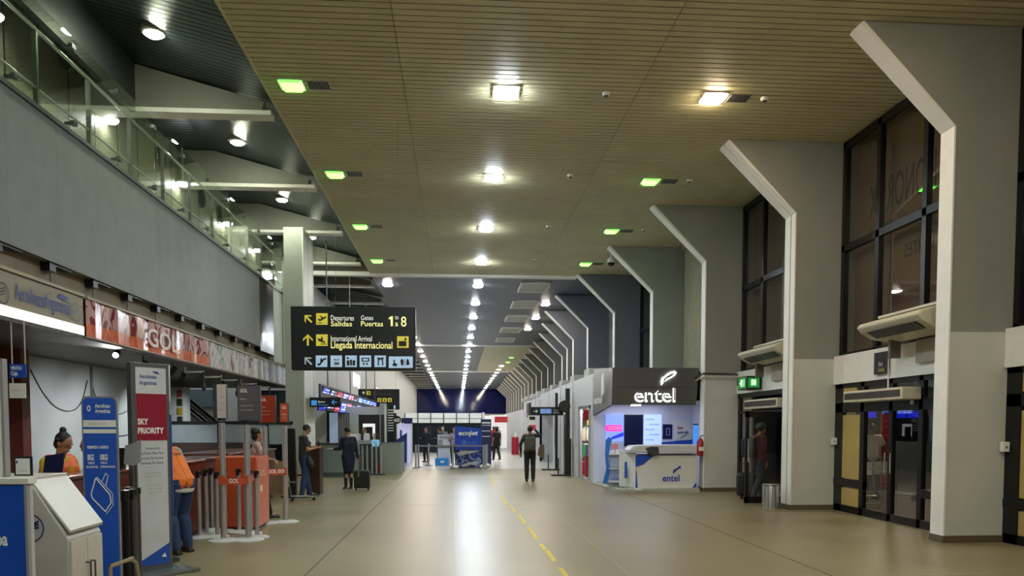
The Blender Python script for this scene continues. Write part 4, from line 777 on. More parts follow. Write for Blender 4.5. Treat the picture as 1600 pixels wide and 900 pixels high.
# row of flight monitors
mb_ = thing('monitor_rail', 'dark rail carrying the row of slanted flight monitors', 'rail', (-3.95, 28, 2.9)); MB().box(-4.0, -3.94, 22.6, 38, 2.5, 2.9).build('rail', M('rail dark', '3a3c40'), mb_); 
for y in (24, 29, 34, 37.5): MB().cyl((-3.97, y, 2.9), (-3.97, y, 7.3), .02).build('hanging_rod', steel_d, mb_)
mcol = [('1a2080', '8898e0'), ('0c0c20', 'b0b0c8'), ('701828', 'c07888'), ('3a50b0', 'c8d4f8'), ('a04058', 'e8b8c8'), ('24242c', '8088a0'), ('5a78c8', 'd0dcf8'), ('2a4cb0', '90a8e8'), ('4060c8', 'b8c8f8'), ('1c28b8', '9cb0f4'), ('1c28b8', 'a8b8f4')]
for i in range(11):
    y = 22.9 + 1.35 * i; c1, c2 = mcol[i]
    mo = thing('flight_monitor', 'slanted flight monitor in the row over the counters, %s' % ordn(i), 'monitor', (-3.9, y, 2.5), 0, 'slanted flight monitors over the counters')
    T = Matrix.Translation((-3.9, y, 2.84)) @ Matrix.Rotation(R(14), 4, 'Y')
    MB().box(-.04, .0, 0, 1.22, -.72, 0, T).build('housing', black, mo)
    MB().box(.0, .004, .03, 1.19, -.69, -.03, T).build('display', M('monitor ' + c1, c1, .3, em=.8, emc=c1, noise=0), mo)
    m = MB(); rr = random.Random(i)
    for k in range(7):
        z = -.1 - .085 * k; ya = .08
        while ya < 1.1:
            L_ = rr.uniform(.06, .3); 
            if rr.random() < .7: m.box(.004, .007, ya, min(ya + L_, 1.15), z, z + .04, T)
            ya += L_ + .05
    m.build('screen_print', M('monitor print ' + c2, c2, .3, em=.8, emc=c2, noise=0), mo)
# ---------------------------------------------------------------- desks on the left
brn = M('dark red laminate', '5e2a20', .35, noise=.12, scale=3); brt = M('red granite top', '6a3a34', .2, noise=.15, scale=30); wood = M('brown wood laminate', '7a4e2c', .4, noise=.15, scale=3)
def desk(y0, y1, label, m1, hole=True, x1=-4.4, top=1.15, x0=-5.3, tm=None):
    d = thing('check_in_desk', label, 'counter', ((x0 + x1) / 2, (y0 + y1) / 2, 0), 0, 'check-in desks')
    BX('body', m1, d, x0, x1, y0, y1, .08, top - .04, bevel=.006); BX('plinth', black, d, x0 + .05, x1 - .05, y0 + .02, y1 - .02, 0, .08)
    BX('top', tm or brt, d, x0 - .03, x1 + .05, y0 - .01, y1 + .01, top - .04, top, bevel=.01)
    BX('upper_panel', M('dark red laminate 2', '6c3026', .3, noise=.1), d, x1, x1 + .02, y0 + .03, y1 - .03, top - .3, top - .06); BX('shadow_gap', black, d, x1, x1 + .006, y0, y1, .68, .7)
    if hole: BX('cable_port', black, d, x1 + .02, x1 + .03, y0 + .2, y0 + .32, top - .2, top - .1)
N_ = dict(x0=-4.35, x1=-3.98)
desk(7.1, 8.6, 'dark red check-in desk behind the white cabinet, where the agent sits', brn, **N_); desk(8.62, 9.85, 'dark red check-in desk left of the worker in the orange vest', brn, **N_); desk(11.0, 12.3, 'dark red check-in desk right of the worker in the orange vest', brn, **N_); desk(12.32, 13.8, 'dark red check-in desk behind the orange counter', brn, x0=-4.6, x1=-4.1)
desk(14.8, 16.6, 'brown wooden check-in desk behind the woman at the orange belts', wood, False, x1=-4.35); desk(16.62, 18.4, 'farthest brown wooden check-in desk by the black post', wood, False, x1=-4.3)
BX('divider', M('brown divider', '35241c', .5), None, -7.7, -5.4, 20.3, 20.34, 0, 1.25, label='low dark brown partition below the frosted screen', cat='partition')
sc_ = thing('screen_partition', 'long frosted grey glass partition with black rails behind the desks', 'partition', (-5.8, 20.5, 1.2))
Y = 20.5; BX('panel', M('frosted grey', '93a0a4', .35, noise=.05), sc_, -7.7, -4.3, Y, Y + .03, 1.2, 1.74); MB().box(-7.7, -4.3, Y - .03, Y + .05, 1.72, 1.8).box(-7.7, -4.3, Y - .03, Y + .05, 1.16, 1.2).build('rail', black, sc_)
for x in (-7.6, -6.2, -4.95): BX('post', black, sc_, x - .03, x + .03, Y - .04, Y + .05, 0, 1.8)
S(BX('wall_partition', M('brown back panel', '2c1e18', .5), None, -7.7, -4.9, 20.36, 20.42, 0, 1.2))
# escalator
es = thing('escalator', 'dark escalator rising to the left behind the check-in area', 'escalator', (-9, 26, 0))
yE = 26.7
def epoly(x0, z0, x1, z1, h): return [(x0, z0), (x1, z1), (x1, z1 - h), (x0, z0 - h)]
A_ = U(285, 610, Y=yE); B_ = U(352, 668, Y=yE); 
MB().prism(epoly(A_.x - 1.2, A_.z + .95, B_.x, B_.z, .12), yE, yE + .1).prism(epoly(A_.x - 1.2, A_.z + .65, B_.x, B_.z - .3, .1), yE, yE + .1).prism(epoly(A_.x - 1.2, A_.z + .2, B_.x - .1, B_.z - .75, .5), yE, yE + 1.2).box(B_.x - 2.6, B_.x - .1, yE + .1, yE + 1.1, 0, .6).box(A_.x - 1.2, A_.x - 1.0, yE + .1, yE + 1.1, 0, A_.z - .3).build('balustrade', M('escalator dark', '202224', .4), es)
MB().prism(epoly(A_.x - 1.2, A_.z + .8, B_.x, B_.z - .15, .1), yE, yE + .1).prism(epoly(A_.x - 1.2, A_.z + .5, B_.x, B_.z - .45, .1), yE, yE + .1).build('skirt', M('escalator pale', '8a9090', .4), es)
q0 = U(268, 662, Y=22.5); q1 = U(287, 605, Y=22.5)
ep = thing('display_pillar', 'pale square pillar with a strip of posters behind the orange-vested worker', 'pillar', (q0.x, 22.5, 0)); BX('body', M('pale grey pillar', 'a4aaa8', .5), ep, q0.x - .7, q1.x, 22.5, 23, 0, q1.z)
for i, c in enumerate(('26281c', '8a7a20', '26281c', '9a3a40')): BX('poster', M('strip ' + c, c), ep, q1.x - .18, q1.x - .05, 22.48, 22.5, 1.75 + .25 * i, 1.95 + .25 * i)
bp = thing('back_window', 'dim teal glazed panel between the soffit and the stairs', 'window', (-7, 28, 1.8)); a = U(400, 665, Y=25.5); b = U(452, 610, Y=25.5); BX('pane', M('teal dark', '28383a', .2), bp, a.x, b.x, 25.5, 25.55, 0, b.z); BX('frame', black, bp, b.x - .06, b.x + .02, 25.45, 25.5, 0, b.z)
a = U(310, 635, Y=29.5); b = U(332, 608, Y=29.5); o = thing('wall_panel', 'blue-grey panel high on the pale stair wall', 'wall panel', (a.x, 29.5, a.z)); BX('panel', M('bluegrey', '6a7a80', .4), o, a.x - 1.2, b.x, 29.9, 29.98, a.z, b.z)
for x in (-9.5, -7.0):
    l = thing('ceiling_light', 'panel lamp over the stairs behind the check-in area', 'light', (x, 28, 7), 0, 'lamps over the stairs'); BX('lens', M('stair lens', 'ffffff', em=4, emc='eef4ff', noise=0), l, x - .5, x + .5, 27.3, 28.6, 6.96, 7.0); BX('housing', whitep, l, x - .55, x + .55, 27.2, 28.7, 7.0, 7.08)
# white check-in cabinet in front
cab = thing('white_cabinet', 'white cabinet with sloping top, round dark blue emblem and two doors', 'cabinet', (-3.0, 5.9, 0))
cw = M('cabinet white', 'b4b4ae', .35, noise=.04, scale=2); cw2 = M('cabinet cream', 'c0beb0', .3, noise=.03)
x0, xr, zt = -3.32, -2.74, 1.29
MB().prism([(x0, .06), (xr, .06), (xr, .86), (-2.99, 1.27), (x0, 1.27)], 5.58, 6.08).build('body', cw, cab, bevel=.004)
MB().prism([(xr + .004, .9), (xr + .01, .92), (-2.99, 1.285), (-3.0, 1.275)], 5.6, 6.1).build('sloping_lid', cw2, cab)
BX('top', M('cabinet top', 'c0beb4', .35), cab, x0 - .25, -2.985, 5.5, 6.1, 1.27, 1.3, bevel=.004)
for a, b in ((5.6, 5.83), (5.84, 6.07)):
    dr = BX('door', cw2, cab, xr, xr + .016, a, b, .1, .84, bevel=.003); 
    yh = 5.80 if a < 5.7 else 5.87
    MB().tube([(xr + .015, yh, .42), (xr + .05, yh, .42), (xr + .05, yh, .66), (xr + .015, yh, .66)], .007).build('door_handle', steel_d, dr)
BX('plinth', black, cab, x0 + .02, xr - .02, 5.6, 6.06, 0, .06)
m = ring(MB(), (-3.0, 5.576, .94), .105, .009, 'y', arc=(0, 1))
for k in range(3): m.prism([(-3.07 + .02 * k, .88 + .012 * k), (-3.0 + .02 * k, .93 + .015 * k), (-2.93, .94 + .022 * k), (-2.93, .952 + .022 * k), (-3.01 + .02 * k, .947 + .015 * k), (-3.075 + .02 * k, .892 + .012 * k)], 5.572, 5.576)
m.build('emblem', M('emblem navy', '1a2060', noise=0), cab); text('S K Y T E A M'[-1:], M('emblem navy'), cab, (-3.0, 5.575, 1.07), w=.04, h=.033, bold=.04)
BX('taped_sheet', M('sheet pale', 'b8b8b4'), cab, -3.12, -3.06, 5.574, 5.58, .75, 1.24); BX('sheet_print', blk_t, cab, -3.11, -3.07, 5.572, 5.574, 1.1, 1.2); BX('sheet_print', M('grey print', '606060', noise=0), cab, -3.11, -3.07, 5.572, 5.574, .98, 1.06)
fr = thing('framed_notice', 'small black framed notice standing on the white cabinet', 'picture frame', (-3.3, 5.7, 1.3)); a = U(22, 738, Y=5.75); b = U(49, 713, Y=5.75)
BX('frame', black, fr, a.x, b.x, 5.75, 5.77, 1.3, b.z, bevel=.003); BX('sheet', whitep, fr, a.x + .015, b.x - .012, 5.745, 5.75, 1.31, b.z - .015); BX('blue_mark', blue_t, fr, a.x + .02, a.x + .03, 5.743, 5.745, b.z - .05, b.z - .03); text('Priority', M('print greyblue', '8898a8', noise=0), fr, (a.x + .04, 5.744, 1.33), w=.055, h=.015)
bp = thing('blue_kiosk_panel', 'bright blue boxed panel with white lettering in the near left corner', 'panel', (-2.75, 4.6, 0))
BX('face', M('panel blue', '0a4cb8', .35, noise=.02), bp, -3.2, -2.435, 4.5, 4.52, .1, 1.32); BX('body', M('panel frame white', 'b8b8b6', .4), bp, -3.22, -2.42, 4.522, 4.56, .0, 1.35, bevel=.005); BX('top', white, bp, -3.22, -2.41, 4.49, 4.58, 1.33, 1.36)
BX('edge', M('panel edge grey', '8a8c90', .4), bp, -2.435, -2.42, 4.49, 4.522, .05, 1.33)
a = U(-42, 856, Y=4.5); b = U(12, 838, Y=4.5); text('Europa', wht_t, bp, (a.x, 4.499, U(0, 852, Y=4.5).z), w=b.x - a.x, h=.075, bold=.03)
tp = thing('totem_edge', 'white and grey upright edge of a totem at the left picture border', 'totem', (-3.4, 5.6, 0)); a = U(3, 560, Y=5.6); BX('frame', M('silver edge', 'a8a8a8', .3, metal=.4), tp, a.x - .5, a.x, 5.6, 5.66, 0, a.z); BX('face', whitep, tp, a.x - .47, a.x - .02, 5.595, 5.6, .1, a.z - .03)
# blue baggage sign with rounded head
bl = M('sign royal blue', '1450b8', .3, noise=.02)
sgn = thing('baggage_sign', 'tall blue baggage allowance sign with rounded top behind the white cabinet', 'sign', (-3.29, 7.0, 0), R(12))
T = lambda w_: None
def rr_poly(x0, x1, z0, z1, r):
    p = [(x0, z0), (x1, z0)]
    for k in range(7): a = R(90 * k / 6); p.append((x1 - r + r * math.cos(a), z1 - r + r * math.sin(a)))
    for k in range(7): a = R(90 + 90 * k / 6); p.append((x0 + r + r * math.cos(a), z1 - r + r * math.sin(a)))
    return p
MB().prism(rr_poly(0, .285, .02, 1.92, .045), 0, .04).build('frame', M('sign silver edge', '8e9298', .3, metal=.6), sgn, local=True)
MB().prism(rr_poly(.012, .273, .04, 1.905, .04), -.004, 0).build('face', bl, sgn, local=True); BX('base', steel_d, sgn, -.08, .36, -.15, .2, 0, .02, local=True)
BX('white_band', whitep, sgn, .012, .273, -.007, -.004, 1.65, 1.71, local=True); BX('white_band', whitep, sgn, .012, .273, -.007, -.004, 1.595, 1.63, local=True)
def lt(s, m_, x, z, w_, h_, b_=0, par=sgn, y=-.008): return text(s, m_, par, (x, y, z), w=w_, h=h_, bold=b_, local=True)
lt('Aerolíneas', wht_t, .11, 1.82, .12, .035, .02); lt('Argentinas', wht_t, .11, 1.775, .12, .035, .02); lt('O', wht_t, .045, 1.79, .03, .05, .04); lt('EQUIPAJE DE MANO', M('print greyblue'), .06, 1.67, .14, .018)
lt('PERMITIDO A BORDO', wht_t, .04, 1.46, .17, .025, .03); lt('8KG', wht_t, .04, 1.36, .05, .05, .04); lt('10KG', wht_t, .14, 1.36, .06, .05, .04); lt('VUELOS', wht_t, .04, 1.325, .055, .018, .03); lt('VUELOS', wht_t, .14, 1.325, .055, .018, .03); lt('DE CABOTAJE', wht_t, .03, 1.29, .09, .018, .03); lt('INTERNACIONALES', wht_t, .14, 1.29, .12, .018, .03)
sc0 = MB()
def ol(mb, pts, r=.005, y=-.008, close=True):
    pp = [(x, y, z) for x, z in pts]; pp = pp + [pp[0]] if close else pp
    return mb.tube(pp, r, 6)
ol(sc0, [(.1, 1.2), (.21, 1.05), (.22, .98), (.17, .9), (.07, 1.02), (.06, 1.06)]); ol(sc0, [(.11, 1.21), (.23, 1.06), (.235, .96), (.18, .88)], .003, close=False); ol(sc0, [(.15, 1.17), (.18, 1.24), (.2, 1.22), (.18, 1.13)], .003, close=False)
sc0.build('suitcase_outline', wht_t, sgn, local=True)
# priority totem
tt = thing('priority_totem', 'tall white totem with a dark red priority band beside the worker', 'totem', (-3.56, 8.7, 0), R(50))
fz = M('totem frame grey', '6a6e74', .35, metal=.5); BX('frame', fz, tt, 0, .44, 0, .09, .03, 2.36, local=True, bevel=.004); BX('base', M('totem base', '7a7e7c', .35, metal=.6), tt, -.05, .6, -.3, .4, 0, .035, local=True, bevel=.006)
BX('face', M('totem white', 'c6cacd', .35), tt, .05, .4, -.006, 0, .1, 2.31, local=True); BX('red_band', M('totem red', '8e1c34', .35, noise=.02), tt, .05, .4, -.01, -.006, 1.5, 2.02, local=True)
lt('Aerolíneas', blue_t, .09, 2.19, .2, .045, .01, tt, -.009); lt('Argentinas', blue_t, .09, 2.12, .2, .045, .01, tt, -.009); lt('SKY', wht_t, .06, 1.68, .12, .065, .04, tt, -.012); lt('PRIORITY', wht_t, .06, 1.58, .3, .065, .04, tt, -.012)
MB().prism([(.24, 2.27), (.3, 2.27), (.33, 2.24), (.27, 2.25)], -.01, -.006).build('bird_emblem', blue_t, tt, local=True)
for k, s in enumerate(('Aeropuertos', 'SkyTeam Elite Plus', 'Aerolíneas Plus Diamante', 'Aerolíneas Plus Platino')): lt(s, M('grey print', '606060', noise=0), .14 if k == 0 else .08, 1.4 - .055 * k, .17 if k == 0 else .27, .028, .01, tt, -.009)
for k in range(2): lt('Pasajeros con tarjeta', M('pale print', '989898', noise=0), .12, 1.13 - .04 * k, .2, .018, 0, tt, -.009)
for k in range(3): lt('Clase ejecutiva', M('pale print'), .16, .99 - .04 * k, .17, .018, 0, tt, -.009)
MB().prism([(.05, .1), (.4, .1), (.4, .33), (.05, .15)], -.01, -.006).build('blue_corner', M('totem blue', '1c50a8', .35), tt, local=True); MB().prism([(.3, .18), (.36, .17), (.34, .22)], -.013, -.01).build('white_mark', wht_t, tt, local=True)
wb2 = thing('roll_banner', 'narrow blue and white banner right behind the priority totem', 'banner', (-3.5, 9.6, 0)); a = U(258, 650, Y=9.6); b = U(267, 648, Y=9.6); BX('sheet', M('banner royal', '2a50a8', .4), wb2, a.x - .2, b.x, 9.6, 9.62, .6, 1.8); BX('white_top', whitep, wb2, a.x - .1, b.x, 9.595, 9.6, 1.95, 2.4); BX('pole', steel, wb2, a.x - .05, a.x - .02, 9.62, 9.64, 0, 2.4)
MB().cyl((a.x - .03, 9.63, 0), (a.x - .03, 9.63, .03), .15, n=20).build('base', steel_d, wb2)
# hanging blue caja sign
hs = thing('hanging_desk_sign', 'small blue hanging sign above a white sheet over the near desk', 'sign', (-5.8, 10, 2.0)); a = U(15, 590, Y=10); b = U(40, 569, Y=10)
BX('panel', bl, hs, a.x, b.x, 10, 10.02, a.z, b.z, bevel=.004); c = U(15, 622, Y=10); d2 = U(40, 599, Y=10); BX('sheet', whitep, hs, c.x, d2.x, 10, 10.01, c.z, d2.z)
MB().cyl((a.x + .03, 10.01, c.z + .15), (a.x + .03, 10.01, 2.97), .008).cyl((b.x - .01, 10.01, a.z), (b.x - .01, 10.01, 2.97), .008).build('hanging_rod', M('pale rod', 'b0a898'), hs)
text('VENTAS', wht_t, hs, (a.x + .02, 9.995, b.z - .07), w=.13, h=.045, bold=.03); text('Caja', wht_t, hs, (a.x + .02, 9.995, a.z + .03), w=.08, h=.05, bold=.03); text('horario', M('print greyblue'), hs, (c.x + .03, 9.995, (c.z + d2.z) / 2), w=.1, h=.02)
q = thing('desk_monitor', 'dark blue tilted screen on the desk in front of the seated agent', 'monitor', (-4.5, 8.3, 1.15)); a = U(66, 728, Y=8.4); b = U(100, 712, Y=8.4)
MB().prism([(a.x, 1.16), (b.x - .03, 1.17), (b.x, b.z + .03), (a.x + .03, b.z)], 8.4, 8.43).build('back', M('monitor navy', '10164a', .4), q, bevel=.004); MB().box(a.x + .08, b.x - .1, 8.4, 8.5, 1.15, 1.17).build('stand', black, q)
q = thing('desk_monitor', 'black monitor on the desk to the right of the blue sign', 'monitor', (-4.7, 9.6, 1.15)); a = U(172, 722, Y=9.5); b = U(196, 700, Y=9.5); BX('back', black, q, a.x, b.x, 9.5, 9.54, 1.2, b.z); BX('stand', black, q, a.x + .08, a.x + .14, 9.5, 9.6, 1.15, 1.2)
hp = thing('paper_stand', 'grey sign board on a thin pole between the blue sign and the totem', 'sign', (-3.55, 8.0, 0)); a = U(193, 728, Y=8); b = U(220, 690, Y=8)
MB().prism([(a.x, a.z + .02), (a.x + .1, a.z), (b.x - .02, b.z), (a.x + .02, b.z - .04)], 8, 8.02).prism([(a.x + .1, a.z), (b.x - .01, a.z + .04), (b.x, b.z + .02), (b.x - .02, b.z)], 8.0, 8.02).build('board', M('board grey', '98989a', .4), hp); MB().cyl((a.x + .11, 8.02, 0), (a.x + .11, 8.02, a.z + .1), .01).cyl((a.x + .11, 8.02, 0), (a.x + .11, 8.02, .02), .13, n=20).build('pole', steel_d, hp)
# dark retractable posts behind the cabinet
def stanchion(x, y, h, label, base_m, pole_m, group, br=.17, pr=.032, head=True):
    s = thing('barrier_post', label, 'barrier post', (x, y, 0), 0, group)
    MB().lathe([(br, 0), (br, .012), (br * .8, .03), (.05, .045)], (x, y, 0), 28).build('base', base_m, s, smooth=True); MB().cyl((x, y, .03), (x, y, h - .06), pr, n=20).build('pole', pole_m, s, smooth=True)
    if head: MB().cyl((x, y, h - .06), (x, y, h), pr + .006, n=20).box(x - .025, x + .025, y - pr - .02, y - pr + .005, h - .1, h - .03).build('belt_head', black, s)
    return s
dkp = M('dark post', '2a2b2e', .3, metal=.7)
for i, (px, py) in enumerate(((184, 900), (196, 905), (208, 898), (178, 890), (214, 890), (202, 884))):
    q = U(px, 780, Y=7.75 + (900 - py) * .02); stanchion(q.x, q.y, 1.04, 'dark barrier post packed behind the white cabinet, %s from the left' % ['second', 'third', 'fifth', 'first', 'sixth', 'fourth'][i], M('dark base', '1a1a1c', .4), dkp if i % 2 else steel_d, 'dark barrier posts behind the cabinet', .11)
ct = thing('steel_hoop', 'low curved steel rail beside the white cabinet', 'rail', (-3.0, 7.0, 0)); a = U(172, 885, Y=6.6); b = U(212, 872, Y=6.9); MB().tube([(a.x, 6.6, a.z), (a.x + .12, 6.75, a.z + .04), (b.x - .03, 6.85, b.z), (b.x, 6.9, b.z - .04), (b.x + .01, 6.92, b.z - .15), (b.x + .01, 6.92, 0)], .018).tube([(a.x, 6.6, a.z), (a.x, 6.6, 0)], .018).build('rail', M('gold steel', 'a8a088', .3, metal=.8), ct)
# orange airline posts
wb_ = M('white post base', 'c4c6c8', .4, noise=.03)
tallp = [(350, 845, 1.77), (388, 844, 1.74), (416, 818, 1.72), (447, 816, 1.73)]
P_ = []
ORG = M('airline orange', 'c4522c', .4, noise=.03); ORGD = M('airline dark orange', '9a3008', .4); GRYS = M('sign grey', '58545c', .35, noise=.03)
sgm = [(whitep, .16, .5, R(0)), (GRYS, .3, .5, 0), (ORGD, .26, .46, 0), (ORG, .13, .32, 0)]
words_ = ['white side of the sign', 'grey sign', 'dark orange sign', 'small orange sign']
for i, (px, py, h) in enumerate(tallp):
    q = U(px, py, Z=0); P_.append(q); s = stanchion(q.x, q.y, h, 'tall steel post on a white disc base topped by the %s' % words_[i], wb_, steel, 'tall sign posts of the orange airline', .22, .045, False)
    mt, w_, hh, _ = sgm[i]; x0 = q.x - w_ / 2 + (.05 if i in (1, 2) else 0)
    if i == 0:
        BX('sign_frame', steel_d, s, x0 - .03, x0 + w_, q.y - .03, q.y + .03, h, h + hh); BX('sign_face', M('sign pinkwhite', 'c8bcbc', .4), s, x0 + .03, x0 + w_ - .005, q.y - .035, q.y - .03, h + .01, h + hh - .01); 
        for k in range(3): text('PRIORIDAD', M('grey print'), s, (x0 + .06, q.y - .036, h + .3 - .09 * k), w=.07, h=.015)
    else:
        BX('sign_frame', steel_d, s, x0 - .012, x0 + w_ + .012, q.y - .03, q.y + .03, h - .005, h + hh + .01); BX('sign_face', mt, s, x0, x0 + w_, q.y - .035, q.y - .03, h + .01, h + hh)
        text('GOL', wht_t, s, (x0 + .03, q.y - .037, h + hh - .09), w=w_ * (.35 if i != 3 else .6), h=.05, bold=.03)
        text('Embarque', M('pale lettering'), s, (x0 + .03, q.y - .037, h + hh - .2), w=w_ * (.3 if i != 3 else .6), h=.03); 
        for k in range(2): text('clientes prioritarios', M('pale lettering'), s, (x0 + .03, q.y - .037, h + hh * .42 - .06 * k), w=w_ * .6, h=.02)
    MB().cyl((q.x, q.y, h - .03), (q.x, q.y, h), .055, n=20).build('collar', black, s); MB().box(q.x - .03, q.x + .03, q.y - .06, q.y - .03, .82, .95).build('belt_head', ORG, s)
def belt(p, q, z0, label, txt):
    b = thing('barrier_belt', label, 'belt', (p.x, p.y, z0)); n = 10; d = Vector((q.x - p.x, q.y - p.y, 0)); off = Vector((0, -.055, 0)); mb = MB(); pr = None
    for i in range(n + 1):
        t = i / n; c = Vector((p.x, p.y, z0 - .02 * math.sin(math.pi * t))) + d * t + off
        if pr: mb.quad(pr, c, c + Vector((0, 0, .1)), pr + Vector((0, 0, .1))); a2 = Vector((0, .004, 0)); mb.quad(pr + a2, c + a2, c + a2 + Vector((0, 0, .1)), pr + a2 + Vector((0, 0, .1)))
        pr = c
    mb.build('webbing', ORG, b)
    ang = math.atan2(d.y, d.x); L_ = d.length
    for f in txt:
        c = Vector((p.x, p.y, 0)) + d * f + off; text('GOL', wht_t, b, (c.x, c.y - .004, z0 + .015), w=min(.18, L_ * .4), h=.06, rz=ang, bold=.03)
belt(P_[0], P_[1], .83, 'orange belt with white lettering between the two nearest tall posts', (.3,)); belt(P_[2], P_[3], .85, 'orange belt with white lettering between the two farther tall posts', (.2, .65)); belt(P_[1], P_[2], .84, 'orange belt running back from the grey sign post to the dark orange one', ())
shorts = [(312, 838), (323, 832), (332, 826), (352, 828), (374, 829), (392, 831), (402, 837), (340, 836)]
for i, (px, py) in enumerate(shorts):
    q = U(px, py + 3, Z=0); stanchion(q.x, q.y, 1.0 if i not in (7,) else .98, 'short steel barrier post on a white disc base, %s of the cluster from the left' % ['first', 'second', 'third', 'fifth', 'sixth', 'seventh', 'last', 'fourth'][i], wb_, steel, 'short steel barrier posts round the orange counter', .17)
oc = thing('orange_counter', 'bright orange airline counter behind the steel posts', 'counter', (-3.5, 12.6, 0))
a = U(337, 830, Y=12.5); BX('body', ORG, oc, -3.86, -3.22, 12.55, 13.3, .04, 1.17, bevel=.01); BX('side_panel', M('airline salmon', 'd87a5c', .4), oc, -3.22, -3.205, 12.56, 13.29, .05, 1.16)
MB().box(-3.8, -3.65, 12.545, 12.55, .75, .85).box(-3.55, -3.4, 12.545, 12.55, .75, .85).build('cut_out', M('airline dark orange'), oc); BX('plinth', black, oc, -3.84, -3.24, 12.57, 13.28, 0, .04)
text('GOL', wht_t, oc, (-3.2, 12.7, .85), w=.35, h=.1, rz=R(90)); BX('side_sticker', wht_t, oc, -3.205, -3.2, 12.7, 12.85, .6, .7)
# luggage trolley by the man
tr = cart(U(471, 783, Z=0).x, U(471, 783, Z=0).y + .1, R(-80), 'small black hand trolley standing beside the man in the grey T-shirt'); tr.scale = (.6, .6, .6)
bpst = thing('tall_display', 'tall black slab display left of the man in the grey T-shirt', 'display', (-4.1, 18.0, 0)); q = U(457, 700, Y=18.3); BX('slab', black, bpst, q.x - .18, q.x + .06, 18.3, 18.4, .04, 1.62, bevel=.02); BX('base', black, bpst, q.x - .25, q.x + .12, 18.15, 18.55, 0, .04)
wp = thing('wooden_podium', 'brown wooden podium right of the man in the grey T-shirt', 'podium', (-3.5, 18.9, 0)); a = U(488, 700, Y=18.9); b = U(499, 697, Y=18.9); BX('body', M('podium brown', '3c2418', .4), wp, a.x - .15, b.x, 18.9, 19.4, 0, 1.15); BX('top', wood, wp, a.x - .18, b.x + .03, 18.87, 19.43, 1.15, 1.19)
bb = thing('wooden_bench', 'pale wooden bench end behind the man in the grey T-shirt', 'bench', (-4, 19.2, 0)); BX('seat', wood, bb, -4.6, -3.9, 19.5, 19.9, .42, .47); BX('end_panel', M('pale wood', '9a8468', .5), bb, -4.6, -4.0, 19.45, 19.5, 0, .8)
# ---------------------------------------------------------------- information counter and booth
gc = thing('information_counter', 'grey-green fronted counter the attendant writes at', 'counter', (-4, 26, 0)); cg = M('counter grey green', '7e8884', .45, noise=.04)
BX('front', cg, gc, -5.5, -3.42, 25.75, 25.85, .15, 1.08); BX('plinth', M('counter dark plinth', '4a5654', .4), gc, -5.5, -3.4, 25.72, 25.85, 0, .15); BX('top', M('counter dark edge', '3a3c38', .4), gc, -5.5, -3.38, 25.68, 26.4, 1.08, 1.12); BX('side', cg, gc, -3.46, -3.42, 25.85, 28.2, 0, 1.05)
gb_ = thing('partition_block', 'pale grey block wall right of the booth', 'partition', (-2.2, 27.1, 0)); BX('front', M('block grey', '8f948e', .5), gb_, -2.65, -1.98, 27.05, 27.15, 0, 1.1); BX('side', M('block grey'), gb_, -2.02, -1.98, 27.15, 28.8, 0, 1.1); BX('edge', steel_d, gb_, -2.67, -1.96, 27.03, 27.17, 1.1, 1.12)
S(BX('wall_booth', M('booth white', 'c0c0c0', .5), None, -5.9, -4.05, 28.3, 28.4, 0, 2.38)); S(BX('wall_booth', M('booth header', 'bcbcb6', .5), None, -4.05, -2.55, 28.3, 28.4, 2.1, 2.38))
def rc(name, x0, x1, y0, y1, Y, mat, par=None, d=.03): a = U(x0, y1, Y=Y); b = U(x1, y0, Y=Y); return BX(name, mat, par, a.x, b.x, Y, Y + d, max(0, a.z), b.z)
bd = thing('booth_window', 'tall dark framed window of the white booth behind the counter', 'window', (-4.4, 28.2, 1)); rc('frame', 511, 530, 642, 694, 28.22, black, bd); rc('pane', 515, 528, 645, 692, 28.2, M('pane bluish', '8e9cb4', .3, em=.15, emc='8e9cb4'), bd, .01)
bd = thing('booth_blinds', 'grey vertical blinds in the booth window', 'blinds', (-4, 28.2, 1)); rc('backing', 529, 546, 645, 694, 28.24, M('blind dark', '2c2e30'), bd)
for i in range(4): rc('slat', 530 + 4 * i, 532.6 + 4 * i, 646, 692, 28.2, M('blind grey', '80807c'), bd)
bd = thing('notice_board', 'pale yellow-green notice panel right of the booth blinds', 'panel', (-3.6, 28.2, 1)); rc('sheet', 546, 560, 648, 678, 28.2, M('pale green', 'b8bcac'), bd)
S(BX('wall_booth', M('booth dark', '1c1c20', .5), None, -3.9, -2.4, 30.5, 30.6, 0, 2.2))
bd = thing('back_screen', 'lit white panel with dark screen at the back of the booth', 'panel', (-3.1, 29, 1.4)); rc('panel', 567, 586, 662, 682, 30.47, M('lit panel', 'd8d8d8', em=.3, noise=0), bd); rc('screen', 572, 582, 667, 682, 30.44, black, bd)
st = thing('service_desk', 'cluttered service desk with grey front and white papers', 'desk', (-3, 27.5, 0)); rc('top', 556, 592, 688, 694, 27.3, M('desk grey', 'a0a2a4'), st, .5); rc('body', 556, 592, 694, 740, 27.5, M('desk dark', '46484c'), st, .3)
for i, (x, c) in enumerate(((558, 'd8d8d8'), (564, '33241c'), (569, 'e0e0e0'), (573, 'ececec'), (578, '2a2226'), (583, 'b8a898'), (588, '40302c'))):
    tag(rc('binder', x, x + 3.6, 677, 689, 27.45, M('binder ' + c, c)), 'upright binder on the service desk, %s from the left' % ['first', 'second', 'third', 'fourth', 'fifth', 'sixth', 'last'][i], 'binder', 'binders on the service desk')
q = thing('desk_poster', 'light blue poster on the front of the service desk', 'poster', (-2.7, 27, 1)); rc('sheet', 581, 592, 687, 698, 27.28, M('poster cyan', '74b0d4', em=.2, emc='74b0d4'), q, .01); rc('print', 584, 589, 690, 695, 27.27, M('poster pale', 'b8d8e8', noise=0), q, .005)
